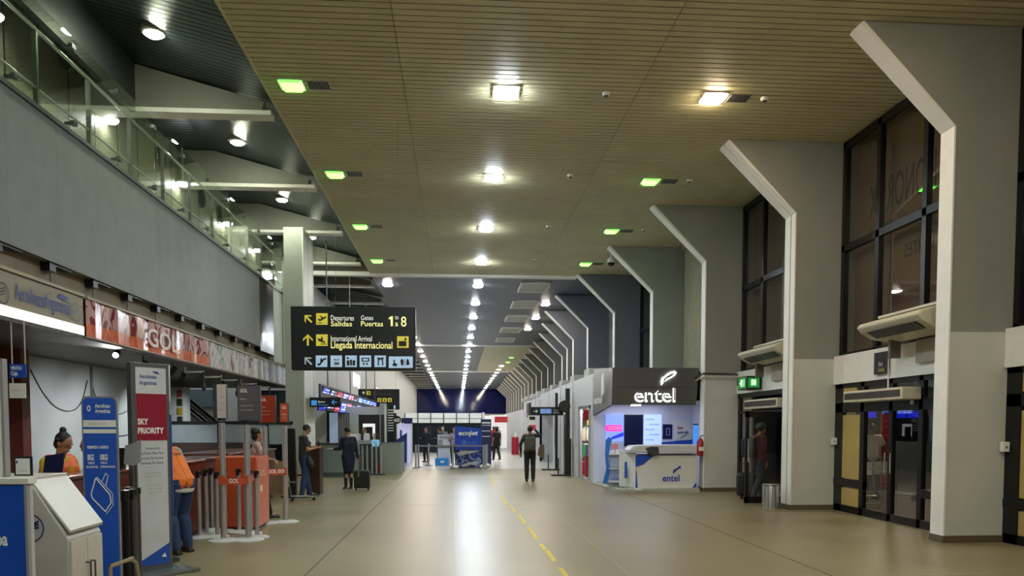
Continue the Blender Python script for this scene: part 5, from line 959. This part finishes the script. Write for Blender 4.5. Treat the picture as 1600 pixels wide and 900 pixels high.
q = thing('red_stool', 'small dark red stool under the service desk', 'stool', (-2.7, 27.1, 0)); rc('seat', 587, 594, 727, 739, 27.2, M('stool red', '70202c'), q, .25)
for i, px in enumerate((563, 569, 576, 583.5, 590, 597)):
    p = U(px, 741, Z=0); stanchion(p.x, 26.7, 1.08, 'steel barrier post in front of the service desk, %s from the left' % ['first', 'second', 'third', 'fourth', 'fifth', 'last'][i], black, steel, 'steel posts before the service desk', .16, .035, False)
q = thing('steel_gate_frame', 'tall steel portal frame with a dark panel beside the grey block', 'portal', (-2.5, 28, 0)); rc('frame', 594, 604, 630, 740, 28.0, steel, q, .1); rc('dark_panel', 595, 601, 648, 700, 27.98, M('portal dark', '3a3c3e', .3), q, .02); rc('light_edge', 601, 603, 632, 700, 27.97, whitep, q, .02)
q = thing('striped_banner', 'narrow black banner with white stripes beside the portal frame', 'banner', (-2.3, 28.5, 1)); rc('sheet', 605.5, 615, 632, 690, 28.3, black, q)
for k in range(9): rc('stripe', 606, 615, 640 + 4 * k, 641.6 + 4 * k, 28.28, whitep, q, .01)
q = thing('round_sign', 'round black sign with white number sixty beside the booth', 'sign', (-2, 28.2, 1.9)); p = U(620, 656, Y=28); MB().cyl((p.x, 28.03, p.z), (p.x, 28, p.z), .15, n=28).build('disc', black, q); stext('60', wht_t, q, 27.99, 615.5, 659, 624.5, 653.5, .03); MB().cyl((p.x, 28.05, p.z), (p.x, 28.3, p.z), .02).build('arm', steel_d, q)
q = thing('blue_booth', 'dark blue stepped booth wall with a navy header', 'booth', (-2.6, 36, 0)); Yb = 35.5; rc('header', 627, 644, 653, 661, Yb, M('header navy', '14184a', .4), q, .3); rc('lit_wall', 622, 643, 662, 724, Yb + .3, M('lit lilac wall', 'b8b8d8', em=.2, emc='b8b8d8', noise=0), q)
pp = [(610, 723), (636, 723), (636, 676), (628, 681), (628, 672), (625, 672), (625, 684), (610, 692)]; m = MB(); flatpoly(m, Yb - .1, pp, .05); m.build('stepped_wall', M('booth blue', '0e3468', .4), q); rc('white_post', 642, 644, 662, 724, Yb, whitep, q, .1)
# ---------------------------------------------------------------- centre back: ecojet area
q = thing('backdrop', 'large blue fabric backdrop with white airline lettering and a printed aircraft scene', 'backdrop', (.4, 30.6, 0)); Y = 30.6
a = U(711, 732, Y=Y); b = U(752, 668, Y=Y)
em_ = print_mat('backdrop scene', ['20308c', '8894b8', '16205c', 'b8b8c0', '404c88'], None, 2.5, .4)
mb = MB(); N_ = 14
def bx(u): return a.x + (b.x - a.x) * u, Y + .08 * math.sin(u * 3.1)
ztop = lambda u: b.z + .06 - .1 * u
for zz0, zz1, nm, mt in ((0, .72, 'printed_scene', em_), (.72, None, 'blue_field', M('backdrop blue', '1c46b4', .45, noise=.15, scale=2))):
    mb = MB()
    for i in range(N_):
        (xa, ya), (xb, yb) = bx(i / N_), bx((i + 1) / N_); za = zz1 or ztop(i / N_); zb = zz1 or ztop((i + 1) / N_)
        mb.quad((xa, ya, zz0 + .03), (xb, yb, zz0 + .03), (xb, yb, zb), (xa, ya, za)).quad((xa, ya + .03, zz0 + .03), (xb, yb + .03, zz0 + .03), (xb, yb + .03, zb), (xa, ya + .03, za))
    mb.build(nm, mt, q)
MB().prism([(a.x + .1, .5), (b.x - .3, .62), (b.x - .1, .72), (a.x + .2, .7)], Y - .012, Y - .008).prism([(a.x + .35, .06), (a.x + .6, .16), (b.x - .2, .12), (b.x - .1, .3), (a.x + .5, .24), (a.x + .2, .12)], Y - .012, Y - .008).build('white_shapes', M('scene white', 'b0b0b4', noise=0), q)
text('ecojet', wht_t, q, (a.x + .14, Y - .02, 1.33), w=.78, h=.17, bold=.03, shear=.2); m = ring(MB(), (a.x + .37, Y - .012, 1.03), .09, .015, 'y'); ring(m, (a.x + .37, Y - .012, 1.03), .035, .03, 'y'); m.build('round_mark', M('mark pale', '8aa0e0', noise=0), q); text('Línea Aérea', M('mark pale'), q, (a.x + .52, Y - .012, 1.0), w=.35, h=.06); BX('foot', steel_d, q, a.x, b.x, Y - .1, Y + .2, 0, .03)
q = thing('navy_totem', 'dark navy totem with white stripes right of the blue backdrop', 'totem', (1.2, 33.4, 0)); rc('body', 751.5, 767.5, 655, 727, 33.4, M('totem navy', '14244c', .4), q, .25)
for y in (659.5, 664, 673, 681.5): rc('stripe', 753, 766, y, y + (2.2 if y < 661 else .9), 33.38, wht_t, q, .01)
q = thing('information_board', 'pale grey information board with printed panels', 'board', (-.6, 33.2, 0)); rc('board', 684, 703, 679, 727, 33.2, M('board pale', 'c8ccd4', .4), q, .08); rc('inset', 685, 692, 687, 697, 33.18, M('inset grey', '8c949c'), q, .01); rc('divider', 684, 703, 698, 699.5, 33.17, steel_d, q, .02)
for k in range(3): rc('print', 686, 701, 681 + 1.6 * k, 681.6 + 1.6 * k, 33.18, M('grey print'), q, .005)
q = thing('blue_box', 'light blue box with white marks at the foot of the information board', 'box', (-.7, 32.8, 0)); rc('body', 680, 701, 716, 727.5, 32.9, M('box blue', '2c8ad8', .4), q, .25); rc('print', 688, 694, 720, 723, 32.89, wht_t, q, .005)
for i, (px, py, y) in enumerate(((650, 731, 30.9), (654, 730, 31.6), (670, 727, 33.0), (707.5, 732, 30.3), (755.5, 733, 30.2), (758.5, 731.5, 30.9), (761, 730, 31.6))):
    p = U(px, py, Y=y); stanchion(p.x, y, 1.0, 'steel barrier post in front of the blue backdrop area, %s from the left' % ['first', 'second', 'third', 'fourth', 'fifth', 'sixth', 'last'][i], steel_d, M('light steel post', 'a8a8aa', .4, metal=.4), 'barrier posts before the blue backdrop', .17, .035, False)
for i, (x0, x1) in enumerate(((650, 707), (708, 757))):
    p = U(x0, 0, Y=30.6); r_ = U(x1, 0, Y=30.3); o = MB().box(p.x, r_.x, 30.25, 30.27, .88, .94).build('barrier_belt', M('belt grey', '7c7c80', .5)); tag(o, ['grey barrier belt left of the blue backdrop', 'grey barrier belt in front of the blue backdrop'][i], 'belt')
for i, (px, py) in enumerate(((706, 731), (712, 733), (754, 732), (762, 730))):
    p = U(px, py, Z=0); tag(MB().ell((p.x, p.y, .08), (.12, .1, .08)).build('white_bag', whitep, smooth=True), 'small white weighted bag at the foot of the backdrop posts, %s from the left' % ['first', 'second', 'third', 'last'][i], 'bag', 'white bags at the backdrop foot')
pt = thing('glass_partition', 'dark glazed partition with a white frosted band behind the group of people', 'partition', (-.8, 50, 0)); X0 = U(628, 0, Y=50).x; X1_ = U(752, 0, Y=50).x
BX('dark_glass', M('partition teal', '141e24', .15, noise=.2, scale=.4), pt, X0, X1_, 50, 50.06, 0, 1.88); BX('frosted_band', M('frosted band', 'c6cac8', .5, em=.12, emc='d0d4d2'), pt, X0, X1_, 50, 50.06, 1.88, 2.55)
m = MB()
for k in range(7): x = X0 + (X1_ - X0) * k / 6.0; m.box(x - .03, x + .03, 49.96, 50, 0, 2.55)
m.box(X0, X1_, 49.96, 50, 1.86, 1.92).box(X0, X1_, 49.96, 50, 2.2, 2.22); m.build('mullions', black, pt)
q = thing('white_column', 'slim white upright at the right end of the dark partition', 'post', (1.7, 50, 0)); BX('shaft', whitep, q, 1.6, 1.75, 49.9, 50.1, 0, 2.6)
for i, (x, y) in enumerate(((2.2, 70), (2.6, 66), (-1.5, 75))):
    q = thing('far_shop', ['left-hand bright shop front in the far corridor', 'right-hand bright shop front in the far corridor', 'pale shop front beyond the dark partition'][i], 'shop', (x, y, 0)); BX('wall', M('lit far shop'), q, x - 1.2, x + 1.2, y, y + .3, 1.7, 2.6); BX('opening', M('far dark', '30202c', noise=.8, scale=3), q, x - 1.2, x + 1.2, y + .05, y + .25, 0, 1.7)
    BX('lamp_row', M('far lamp row', 'ffffff', em=1.5, noise=0), q, x - 1.1, x + 1.1, y - .05, y, 1.8, 1.95)
# ---------------------------------------------------------------- people
skin_m = M('skin tan', '8a5a42', .5, noise=.04, scale=20); skin_l = M('skin light', 'a87a60', .5, noise=.04, scale=20); hair_m = M('hair black', '0c0a0a', .5, noise=.3, scale=60); shoe_m = M('dark shoes', '151314', .4)
DEF = dict(pel=(0, 0, .95), chest=(0, -.01, 1.28), neck=(0, -.01, 1.46), head=(0, .015, 1.6),
    shL=(-.18, -.01, 1.41), elL=(-.22, -.03, 1.13), wrL=(-.23, .03, .88), shR=(.18, -.01, 1.41), elR=(.22, -.03, 1.13), wrR=(.23, .03, .88),
    hiL=(-.09, 0, .92), knL=(-.1, .03, .5), anL=(-.1, -.01, .09), hiR=(.09, 0, .92), knR=(.1, .03, .5), anR=(.1, -.01, .09))
def remesh(o, vox, sm=4):
    m = o.modifiers.new('r', 'REMESH'); m.mode = 'VOXEL'; m.voxel_size = vox; m.use_smooth_shade = True
    s = o.modifiers.new('s', 'SMOOTH'); s.iterations = sm; s.factor = .5
    bpy.context.view_layer.update(); me = bpy.data.meshes.new_from_object(o.evaluated_get(bpy.context.evaluated_depsgraph_get())); o.modifiers.clear(); mats = list(o.data.materials); o.data = me
    if not me.materials: [me.materials.append(x) for x in mats]
    for p in me.polygons: p.use_smooth = True
    return o
def hand(mb, w_, d, side, curl=.5, near=True):
    d = Vector(d).normalized(); up = Vector((0, 0, 1)) if abs(d.z) < .8 else Vector((0, 1, 0)); across = d.cross(up).normalized(); pn = across.cross(d).normalized()
    w_ = Vector(w_); p1 = w_ + d * .085
    for k in range(4): a = across * (-.028 + .0187 * k); mb.cap(w_ + a * .6, .016, p1 + a, .0125, 8)
    for k in range(4):
        a = p1 + across * (-.03 + .02 * k); L_ = (.036, .042, .04, .03)[k]; d1 = (d - pn * curl).normalized(); d2 = (d - pn * curl * 2.6).normalized()
        mb.cap(a, .0098, a + d1 * L_, .0092, 8); mb.cap(a + d1 * L_, .0092, a + d1 * L_ + d2 * L_ * .8, .008, 8)
    t0 = w_ + d * .03 + across * .03 * side; t1 = t0 + (d * .6 + across * side * .7 - pn * .4).normalized() * .045; mb.cap(t0, .014, t1, .011, 8); mb.cap(t1, .011, t1 + (d - pn * .4).normalized() * .03, .009, 8)
def person(label, loc, rz, J=None, top=None, top_len='short', legs=None, leg_type='trousers', hair='short', skin=None, scale=1.0, vox=.012, fat=1.0, shoe=None, cat='person', hdir=None, group=None, headt=(0, 0)):
    skin = skin or skin_m; P = {k: Vector(v) for k, v in {**DEF, **(J or {})}.items()}; f = fat
    r = thing('person', label, 'person', loc, rz, group)
    hd = P['head']; hR = Matrix.Rotation(R(headt[1]), 3, 'Z') @ Matrix.Rotation(R(-headt[0]), 3, 'X'); hp = lambda x, y, z: hd + hR @ Vector((x, y, z))
    b = MB()
    b.ell(hp(0, 0, .03), (.074, .092, .098), 18, rot=hR); b.ell(hp(0, .028, -.045), (.054, .06, .062), 14, rot=hR); b.ell(hp(0, .093, -.005), (.013, .02, .024), 8, rot=hR)
    b.ell(hp(0, .086, .022), (.045, .012, .01), 8, rot=hR); b.ell(hp(0, .085, -.05), (.022, .012, .009), 8, rot=hR)
    for s in (-1, 1): b.ell(hp(.074 * s, -.005, .005), (.012, .02, .03), 8, rot=hR)
    b.cap(P['neck'] + Vector((0, 0, -.04)), .056, hp(0, -.01, -.03), .052)
    def torso(mb, e):
        for s in (-1, 1):
            mb.cap(P['pel'] + Vector((.06 * s, 0, -.02)), (.1 + e) * f, P['chest'] + Vector((.07 * s, 0, 0)), (.105 + e) * f); sh = P['shL' if s < 0 else 'shR']; mb.cap(P['chest'] + Vector((.07 * s, 0, 0)), (.1 + e) * f, P['neck'] * .5 + sh * .5 - Vector((0, 0, .04)), .06 + e)
            mb.cap(P['neck'] - Vector((0, 0, .04)), .05 + e, sh, .052 + e)
    torso(b, 0)
    for s, S_ in ((-1, 'L'), (1, 'R')):
        b.cap(P['sh' + S_], .05 * f, P['el' + S_], .04 * f); b.cap(P['el' + S_], .04 * f, P['wr' + S_], .026); hand(b, P['wr' + S_], (hdir or {}).get(S_, P['wr' + S_] - P['el' + S_]), s)
        b.cap(P['hi' + S_], .088 * f, P['kn' + S_], .06 * f); b.cap(P['kn' + S_], .056 * f, P['an' + S_], .038)
        k, a = P['kn' + S_], P['an' + S_]; mid = k * .65 + a * .35 + Vector((0, -.02, 0)); b.cap(k, .05, mid, .052 * f); b.cap(a, .036, a + Vector((0, .12, -.05)), .03)
    body = b.build('body', skin, r, local=True); remesh(body, vox, 3)
    e = MB(); 
    for s in (-1, 1): e.ell(hp(.028 * s, .083, .012), (.011, .008, .006), 8, rot=hR)
    e.ell(hp(0, .099, -.05), (.02, .004, .004), 8, rot=hR)
    for s in (-1, 1): e.ell(hp(.03 * s, .09, .032), (.016, .006, .003), 8, rot=hR)
    e.build('eyes', M('eye dark', '0a0808', .3, noise=0), body, local=True)
    h = MB(); h.ell(hp(0, -.018, .048), (.083, .094, .094), 18, rot=hR)
    if hair in ('bun', 'long', 'bob'): h.ell(hp(0, -.045, .0), (.078, .06, .085), 12, rot=hR)
    if hair == 'bun': h.ell(hp(0, -.06, .15), (.04, .04, .04), 10, rot=hR)
    if hair == 'lowbun': h.ell(hp(0, -.1, .0), (.045, .04, .04), 10, rot=hR)
    if hair == 'long': h.cap(hp(0, -.06, 0), .07, hp(0, -.09, -.2), .05)
    if hair == 'bob': h.ell(hp(0, -.06, -.02), (.09, .07, .09), 12, rot=hR); h.ell(hp(0, -.05, .06), (.095, .09, .09), 12, rot=hR)
    hh = h.build('hair', hair_m, r, local=True); remesh(hh, max(.008, vox * .8), 2)
    if top:
        t = MB(); torso(t, .014)
        for S_ in 'LR':
            a, bb = P['sh' + S_], P['el' + S_]
            if top_len == 'short': t.cap(a, .064 * f, a + (bb - a) * .62, .058 * f)
            elif top_len == 'long': t.cap(a, .064 * f, bb, .052 * f); t.cap(bb, .052 * f, bb + (P['wr' + S_] - bb) * .93, .036)
        if leg_type == 'trousers': t.cap(P['hiL'] + Vector((0, 0, .02)), .1 * f, P['hiR'] + Vector((0, 0, .02)), .1 * f)
        remesh(t.build('top', top, r, local=True), vox, 3)
    g = MB(); lm = legs or M('trousers black', '15151a', .7, noise=.1)
    if leg_type == 'trousers':
        for S_ in 'LR': g.cap(P['hi' + S_], .105 * f, P['kn' + S_], .08 * f); md = P['kn' + S_] * .65 + P['an' + S_] * .35 + Vector((0, -.012, 0)); g.cap(P['kn' + S_], .08 * f, md, .076 * f); g.cap(md, .076 * f, P['an' + S_], .06)
        g.cap(P['hiL'], .1 * f, P['hiR'], .1 * f); remesh(g.build('trousers', lm, r, local=True), vox, 3)
    elif leg_type == 'skirt':
        for S_ in 'LR': g.cap(P['pel'] + Vector((-.04 if S_ == 'L' else .04, 0, .1)), .105, P['hi' + S_], .12); g.cap(P['hi' + S_], .12, P['kn' + S_] + Vector((.03 if S_ == 'L' else -.03, -.02, .05)), .1)
        remesh(g.build('skirt', lm, r, local=True), vox, 3)
    sh = MB()
    for S_ in 'LR':
        a = P['an' + S_]; z = a.z - .09
        if leg_type == 'skirt':
            sh.cap((a.x, a.y - .01, z + .06), .03, (a.x, a.y + .14, z + .022), .024); sh.cyl((a.x, a.y - .04, z + .08), (a.x, a.y - .045, z), .018, .008)
        else: sh.cap((a.x, a.y - .02, z + .045), .048, (a.x, a.y + .15, z + .034), .038); sh.box(a.x - .045, a.x + .045, a.y - .07, a.y + .19, z, z + .03)
    remesh(sh.build('shoes', shoe or shoe_m, r, local=True), .01, 2)
    r.scale = (scale,) * 3
    return r
V = Vector
hv = M('hi-vis orange', 'e0741c', .6, noise=.1, scale=8); navy = M('navy cloth', '0f1330', .7, noise=.15, scale=10); jeans = M('blue jeans', '24385e', .75, noise=.25, scale=12); yel_s = M('yellow shirt', 'd8b020', .6, noise=.08); silver = M('reflective tape', '8c8c88', .4)
# agent behind the desk
q = U(88, 700, Y=9.15)
p = person('agent in yellow top and orange vest, black hair in a bun, behind the desk', (q.x, 9.15, 0), R(-102), dict(pel=(0, 0, .82), hiL=(-.09, 0, .8), hiR=(.09, 0, .8), knL=(-.1, .03, .45), knR=(.1, .03, .45), chest=(0, .03, 1.13), neck=(0, .05, 1.31), head=(0, .09, 1.455), shL=(-.2, .03, 1.25), shR=(.2, .03, 1.25), elL=(-.25, .08, .98), elR=(.25, .08, .98), wrL=(-.16, .3, .98), wrR=(.16, .3, .98)), yel_s, 'long', navy, hair='bun', skin=skin_l, vox=.008, fat=1.12, headt=(22, 0), scale=1.0)
v = MB(); f = 1.12
for s in (-1, 1): v.cap((.06 * s, 0, .85), .15, (.085 * s, .03, 1.14), .16); v.cap((.085 * s, .03, 1.14), .155, (.13 * s, .03, 1.22), .11); v.cap((.05 * s, .03, 1.26), .07, (.15 * s, .03, 1.26), .085)
remesh(v.build('vest', M('vest coral', 'e86a3c', .6), p, local=True), .01, 2)
MB().box(-.03, .03, .165, .19, .9, 1.2).build('vest_opening', yel_s, p, local=True); MB().ell((0, .085, 1.515), (.088, .07, .03), 18).build('headband', M('headband grey', '4a5468'), p, local=True, smooth=True)
q = U(122, 700, Y=9.6)
person('second agent in yellow and navy, mostly hidden behind the blue sign', (q.x + .12, 9.7, 0), R(120), dict(pel=(0, 0, .8), hiL=(-.09, 0, .78), hiR=(.09, 0, .78), knL=(-.1, .03, .45), knR=(.1, .03, .45), chest=(0, .0, 1.1), neck=(0, .0, 1.28), head=(0, .03, 1.42), shL=(-.18, 0, 1.22), shR=(.18, 0, 1.22), elL=(-.22, .08, 1.0), elR=(.22, .08, 1.0), wrL=(-.15, .28, 1.17), wrR=(.15, .28, 1.17)), yel_s, 'long', navy, hair='long', vox=.012)
# worker leaning on the desk
p = person('worker in orange high-visibility jacket and jeans leaning over the check-in desk', (-3.62, 10.25, 0), R(62), dict(pel=(0, -.02, .96), chest=(0, .16, 1.22), neck=(0, .33, 1.36), head=(0, .44, 1.44), shL=(-.2, .28, 1.32), shR=(.2, .28, 1.32), elL=(-.27, .45, 1.12), elR=(.27, .48, 1.14), wrL=(-.2, .66, 1.2), wrR=(.15, .7, 1.2), hiL=(-.1, -.02, .93), hiR=(.1, -.02, .93), knL=(-.12, .05, .5), knR=(.13, .1, .51), anL=(-.12, -.06, .09), anR=(.15, .02, .09)), hv, 'long', jeans, hair='short', vox=.008, fat=1.16, headt=(35, 0), shoe=M('brown shoes', '2a1c16', .5))
t = MB()
for s in (-1, 1): t.cap((.085 * s, .07, 1.0), .14, (.09 * s, .09, 1.03), .14)
remesh(t.build('reflective_band', silver, p, local=True), .01, 2)
t = MB()
for s in (-1, 1): t.cap((.1 * s, .02, 1.02), .03, (.12 * s, .17, 1.35), .03); 
for s in (-1, 1): t.cap((.1 * s, -.07, 1.0), .035, (.12 * s, .12, 1.34), .035)
remesh(t.build('reflective_strap', silver, p, local=True), .01, 2); text('STAFF', M('dark lettering', '3a2410', noise=0), p, (-.08, .035, 1.28), w=.16, h=.035, rx=75, local=True, bold=.03)
hm = MB().lathe([(.188, .0), (.193, .02), (.19, .035)], (0, 0, 0), 28); [setattr(v_, 'co', Vector((v_.co.x * 1.12, v_.co.y * .72 - .01, v_.co.z + .86 + v_.co.y * .3))) for v_ in hm.b.verts]; hm.build('shirt_hem', M('hem grey', 'b4b2a8', .7), p, local=True, smooth=True)
# woman at the orange counter
q = U(430, 803, Z=0)
p = person('woman in pink and white blouse and black trousers standing behind the orange counter', (-3.62, 14.2, 0), R(-70), dict(elL=(-.22, .1, 1.16), wrL=(-.1, .28, 1.1), elR=(.22, .08, 1.16), wrR=(.12, .28, 1.12), knR=(.1, .12, .5), anR=(.1, .2, .09)), M('floral blouse', 'c8a8a4', .6, noise=.35, scale=14), 'short', M('black trousers', '0c0c0e', .7), hair='bob', skin=skin_l, vox=.009, scale=.94)
MB().prism([(-.02, 1.1), (.2, 1.14), (.2, 1.17), (-.02, 1.13)], .3, .31).build('papers', whitep, p, local=True)
# man with the phone
q = U(478, 777, Z=0)
p = person('man in charcoal T-shirt and blue jeans looking at his phone beside the podium', (q.x - .03, q.y, 0), R(-62), dict(chest=(0, .02, 1.28), head=(0, .07, 1.6), elL=(-.22, .04, 1.14), wrL=(-.1, .28, 1.2), elR=(.22, .02, 1.14), wrR=(.06, .28, 1.18), knL=(-.1, .08, .5), anL=(-.1, .16, .09), knR=(.12, -.02, .5), anR=(.13, -.1, .09)), M('charcoal tee', '33353a', .7, noise=.1), 'short', jeans, hair='short', skin=skin_l, vox=.008, headt=(18, 0), scale=.985)
MB().box(-.06, .02, .36, .37, 1.2, 1.34).build('phone', black, p, local=True); MB().cap((.2, .05, .95), .05, (.22, .08, .8), .09).build('shoulder_bag', M('bag dark', '1c1c20', .6), p, local=True, smooth=True); MB().tube([(.2, .05, 1.0), (.05, .15, 1.3), (-.14, .03, 1.47)], .012).build('bag_strap', black, p, local=True)
# attendant with suitcase
q = U(545, 765, Z=0)
p = person('flight attendant in navy dress suit and heels holding a paper beside her suitcase', (q.x, q.y, 0), R(38), dict(head=(0, .04, 1.6), elL=(-.23, .06, 1.14), wrL=(-.28, .3, 1.12), elR=(.23, -.04, 1.12), wrR=(.28, -.02, .86), anR=(.05, -.05, .09), knR=(.08, .02, .5), knL=(-.07, .04, .5), anL=(-.06, .05, .09)), navy, 'long', navy, leg_type='skirt', hair='lowbun', skin=skin_l, vox=.008, headt=(20, 0), scale=.95)
MB().box(-.42, -.2, .34, .52, 1.13, 1.135).build('paper', whitep, p, local=True); st_ = MB()
for S_ in ((-.07, .04, .5, -.06, .05), (.08, .02, .5, .05, -.05)): st_.cap((S_[0], S_[1], .5), .063, (S_[3], S_[4], .1), .042)
remesh(st_.build('stockings', M('sheer stockings', '1e1614', .5), p, local=True), .01, 2)
q = U(566, 766, Z=0)
sc = thing('suitcase', 'black wheeled suitcase with a tan tag behind the flight attendant', 'suitcase', q)
MB().box(-.2, .2, -.12, .12, .06, .52).build('shell', M('suitcase black', '0d0d10', .5), sc, local=True, bevel=.03); MB().box(-.17, .17, -.135, -.12, .1, .46).build('front_pocket', M('pocket black', '131318', .6), sc, local=True, bevel=.015)
MB().tube([(-.09, .1, .5), (-.09, .1, .92), (.09, .1, .92), (.09, .1, .5)], .01).build('pull_handle', steel_d, sc, local=True); MB().box(-.09, -.06, -.14, -.13, .36, .52).build('tag', M('tag tan', '8a7a60'), sc, local=True)
for sx in (-.16, .16):
    for sy in (-.09, .09): MB().cyl((sx - .015, sy, .03), (sx + .015, sy, .03), .03, n=12).build('wheel', black, sc, local=True)
# man with backpack
q = U(828, 752, Z=0)
p = person('man with olive backpack in dark clothes seen from behind, hand on head', (q.x, q.y, 0), R(-4), dict(elR=(.33, .05, 1.42), wrR=(.16, .1, 1.62), shR=(.19, -.01, 1.43), elL=(-.3, -.03, 1.15), wrL=(-.29, .03, .9)), M('dark jacket', '1c1c20', .6), 'long', M('trousers black', '15151a', .7, noise=.1), hair='short', vox=.009, scale=.97)
MB().box(-.17, .17, -.32, -.13, .95, 1.4).build('backpack', M('olive backpack', '4a4a34', .7, noise=.2, scale=14), p, local=True, bevel=.06); MB().box(-.12, .12, -.37, -.31, .98, 1.16).build('backpack_pocket', M('olive pocket', '3e3e2a', .7), p, local=True, bevel=.03)
MB().tube([(-.1, -.14, 1.38), (-.12, .0, 1.5), (-.12, .13, 1.36)], .02).tube([(.1, -.14, 1.38), (.12, .0, 1.5), (.12, .13, 1.36)], .02).build('backpack_strap', M('olive pocket'), p, local=True); MB().ell((-.15, .0, 1.46), (.07, .06, .05)).build('orange_scarf', M('orange cloth', 'c86a3c'), p, local=True, smooth=True)
MB().box(-.05, .05, .05, .07, 1.64, 1.74).build('cap_badge', M('pale cap', 'b8b0a8'), p, local=True)
o = thing('leaning_board', 'brown tilted board on the grey shop wall beside the man with the backpack', 'board', (2.9, 36.7, 0)); m = MB(); pts = [U(x, y, Y=36.7) for x, y in ((840, 711), (850, 718), (850, 695), (845, 694), (842, 700))]; m.prism([(a.x, a.z) for a in pts], 36.7, 36.8).build('board', M('board brown', '5c4830', .6), o)
# man in red with backpack at the open door
q = U(1186, 787, Z=0)
p = person('man in dark red hooded top with black backpack leaving through the open door', (6.62, 16.55, 0), R(-70), dict(chest=(0, .05, 1.28), head=(0, .1, 1.58), elL=(-.24, .12, 1.15), wrL=(-.22, .34, 1.08), knL=(-.1, .2, .52), anL=(-.1, .22, .1), knR=(.1, -.02, .5), anR=(.1, -.2, .12)), M('dark red hoodie', '5c1420', .7, noise=.15), 'long', M('grey jeans', '2c3442', .7, noise=.2), hair='short', vox=.009, scale=1.0)
MB().box(-.16, .16, -.36, -.14, .98, 1.42).build('backpack', M('black backpack', '101014', .6), p, local=True, bevel=.06); MB().tube([(-.12, -.15, 1.4), (-.12, .05, 1.5), (-.12, .16, 1.3)], .02).tube([(.12, -.15, 1.4), (.12, .05, 1.5), (.12, .16, 1.3)], .02).build('backpack_strap', black, p, local=True)
MB().cap((-.09, .1, 1.66), .085, (-.0, .1, 1.67), .09).build('cap', M('cap dark', '141624', .6), p, local=True, smooth=True)
q = U(1165, 780, Y=17.3); s2 = thing('suitcase', 'black rounded travel bag standing by the open door leaf', 'suitcase', (q.x, 17.3, 0)); MB().box(-.2, .25, -.15, .15, .05, .6).build('shell', M('suitcase black'), s2, local=True, bevel=.08); MB().tube([(-.1, .1, .55), (-.1, .1, .8), (.12, .1, .8), (.12, .1, .55)], .01).build('pull_handle', steel_d, s2, local=True); MB().cyl((-.15, -.1, .03), (-.11, -.1, .03), .03).cyl((.16, -.1, .03), (.2, -.1, .03), .03).build('wheel', black, s2, local=True)
# man outside
p = person('man in white T-shirt and dark trousers standing outside the glass doors', (9.7, 17.4, 0), R(350), dict(elL=(-.27, .0, 1.15), wrL=(-.25, .12, .95), elR=(.29, .0, 1.15), wrR=(.28, .12, .95)), M('white tee', 'd0ccc4', .7), 'short', M('trousers dark', '1c1a1c', .7), hair='short', vox=.01)
# group near the backdrop
kit = [(666, 722, 'person in black looking up, leftmost of the group behind the barrier', 150, M('black top', '14161c', .7), 'long', 'long'), (687, 723, 'person in black bending beside the pale information board', 60, M('black top'), 'long', 'short'), (710, 727, 'person in white and purple top left of the blue backdrop', 170, M('pale purple top', '8c8498', .7, noise=.5, scale=14), 'short', 'short'), (776, 719, 'woman in black walking away right of the navy totem', 20, M('black dress', '0e0f14', .7), 'short', 'bob')]
for px, py, lab, rz, tm, tl, hr in kit:
    q = U(px, py, Z=0); pp = person(lab, q, R(rz), dict(elR=(.25, .08, 1.15), wrR=(.15, .28, 1.2)) if rz != 20 else dict(knL=(-.1, .12, .5), anL=(-.1, .2, .09), anR=(.1, -.2, .12)), tm, tl, None, hair=hr, vox=.016, skin=skin_l, scale=.94)
q = U(692, 722, Z=0); person('bald man in grey behind the information board', (q.x, q.y + .3, 0), R(170), None, M('grey top', '6c6c70', .7), 'short', None, hair='short', skin=M('skin pale', 'c0a090', .5, noise=.04), vox=.016, scale=.97)
q = U(623, 716, Z=0); person('person with dark hair standing behind the blue stepped booth', (q.x, 36.2, 0), R(180), None, M('black top'), 'long', None, hair='long', vox=.016, scale=.97)
p = person('person with black hair working at the service desk', (-3.35, 28.0, 0), R(160), None, M('white shirt', 'c8c8c8', .6), 'long', None, hair='short', vox=.016, skin=skin_l, scale=.95)
fc = ['b82838', 'd8d8d8', '2a2c34', '8c8890', '3c4870', 'c8b0a8', '1a1a1e', 'a83040', 'e0e0e0', '444450']
for i in range(10):
    Yp = 52 + i * 1.6; px = 770 + (i * 5 % 9); q = U(px, 0, Y=Yp)
    person('distant person in the far corridor crowd, %s' % ['in red closest to the navy totem', 'in white left of centre', 'in black near the middle', 'in grey near the middle', 'in blue behind the others', 'in beige by the right wall', 'in black farthest left', 'in red by the right wall', 'in white farthest right', 'in dark grey at the very back'][i], (q.x, Yp, 0), R([180, 0, 160, 20][i % 4]), dict(knL=(-.1, .1, .5), anL=(-.1, .12, .09)), M('crowd ' + fc[i], fc[i], .7), 'short', None, hair='short', vox=.024, scale=.97, group='people in the far corridor')
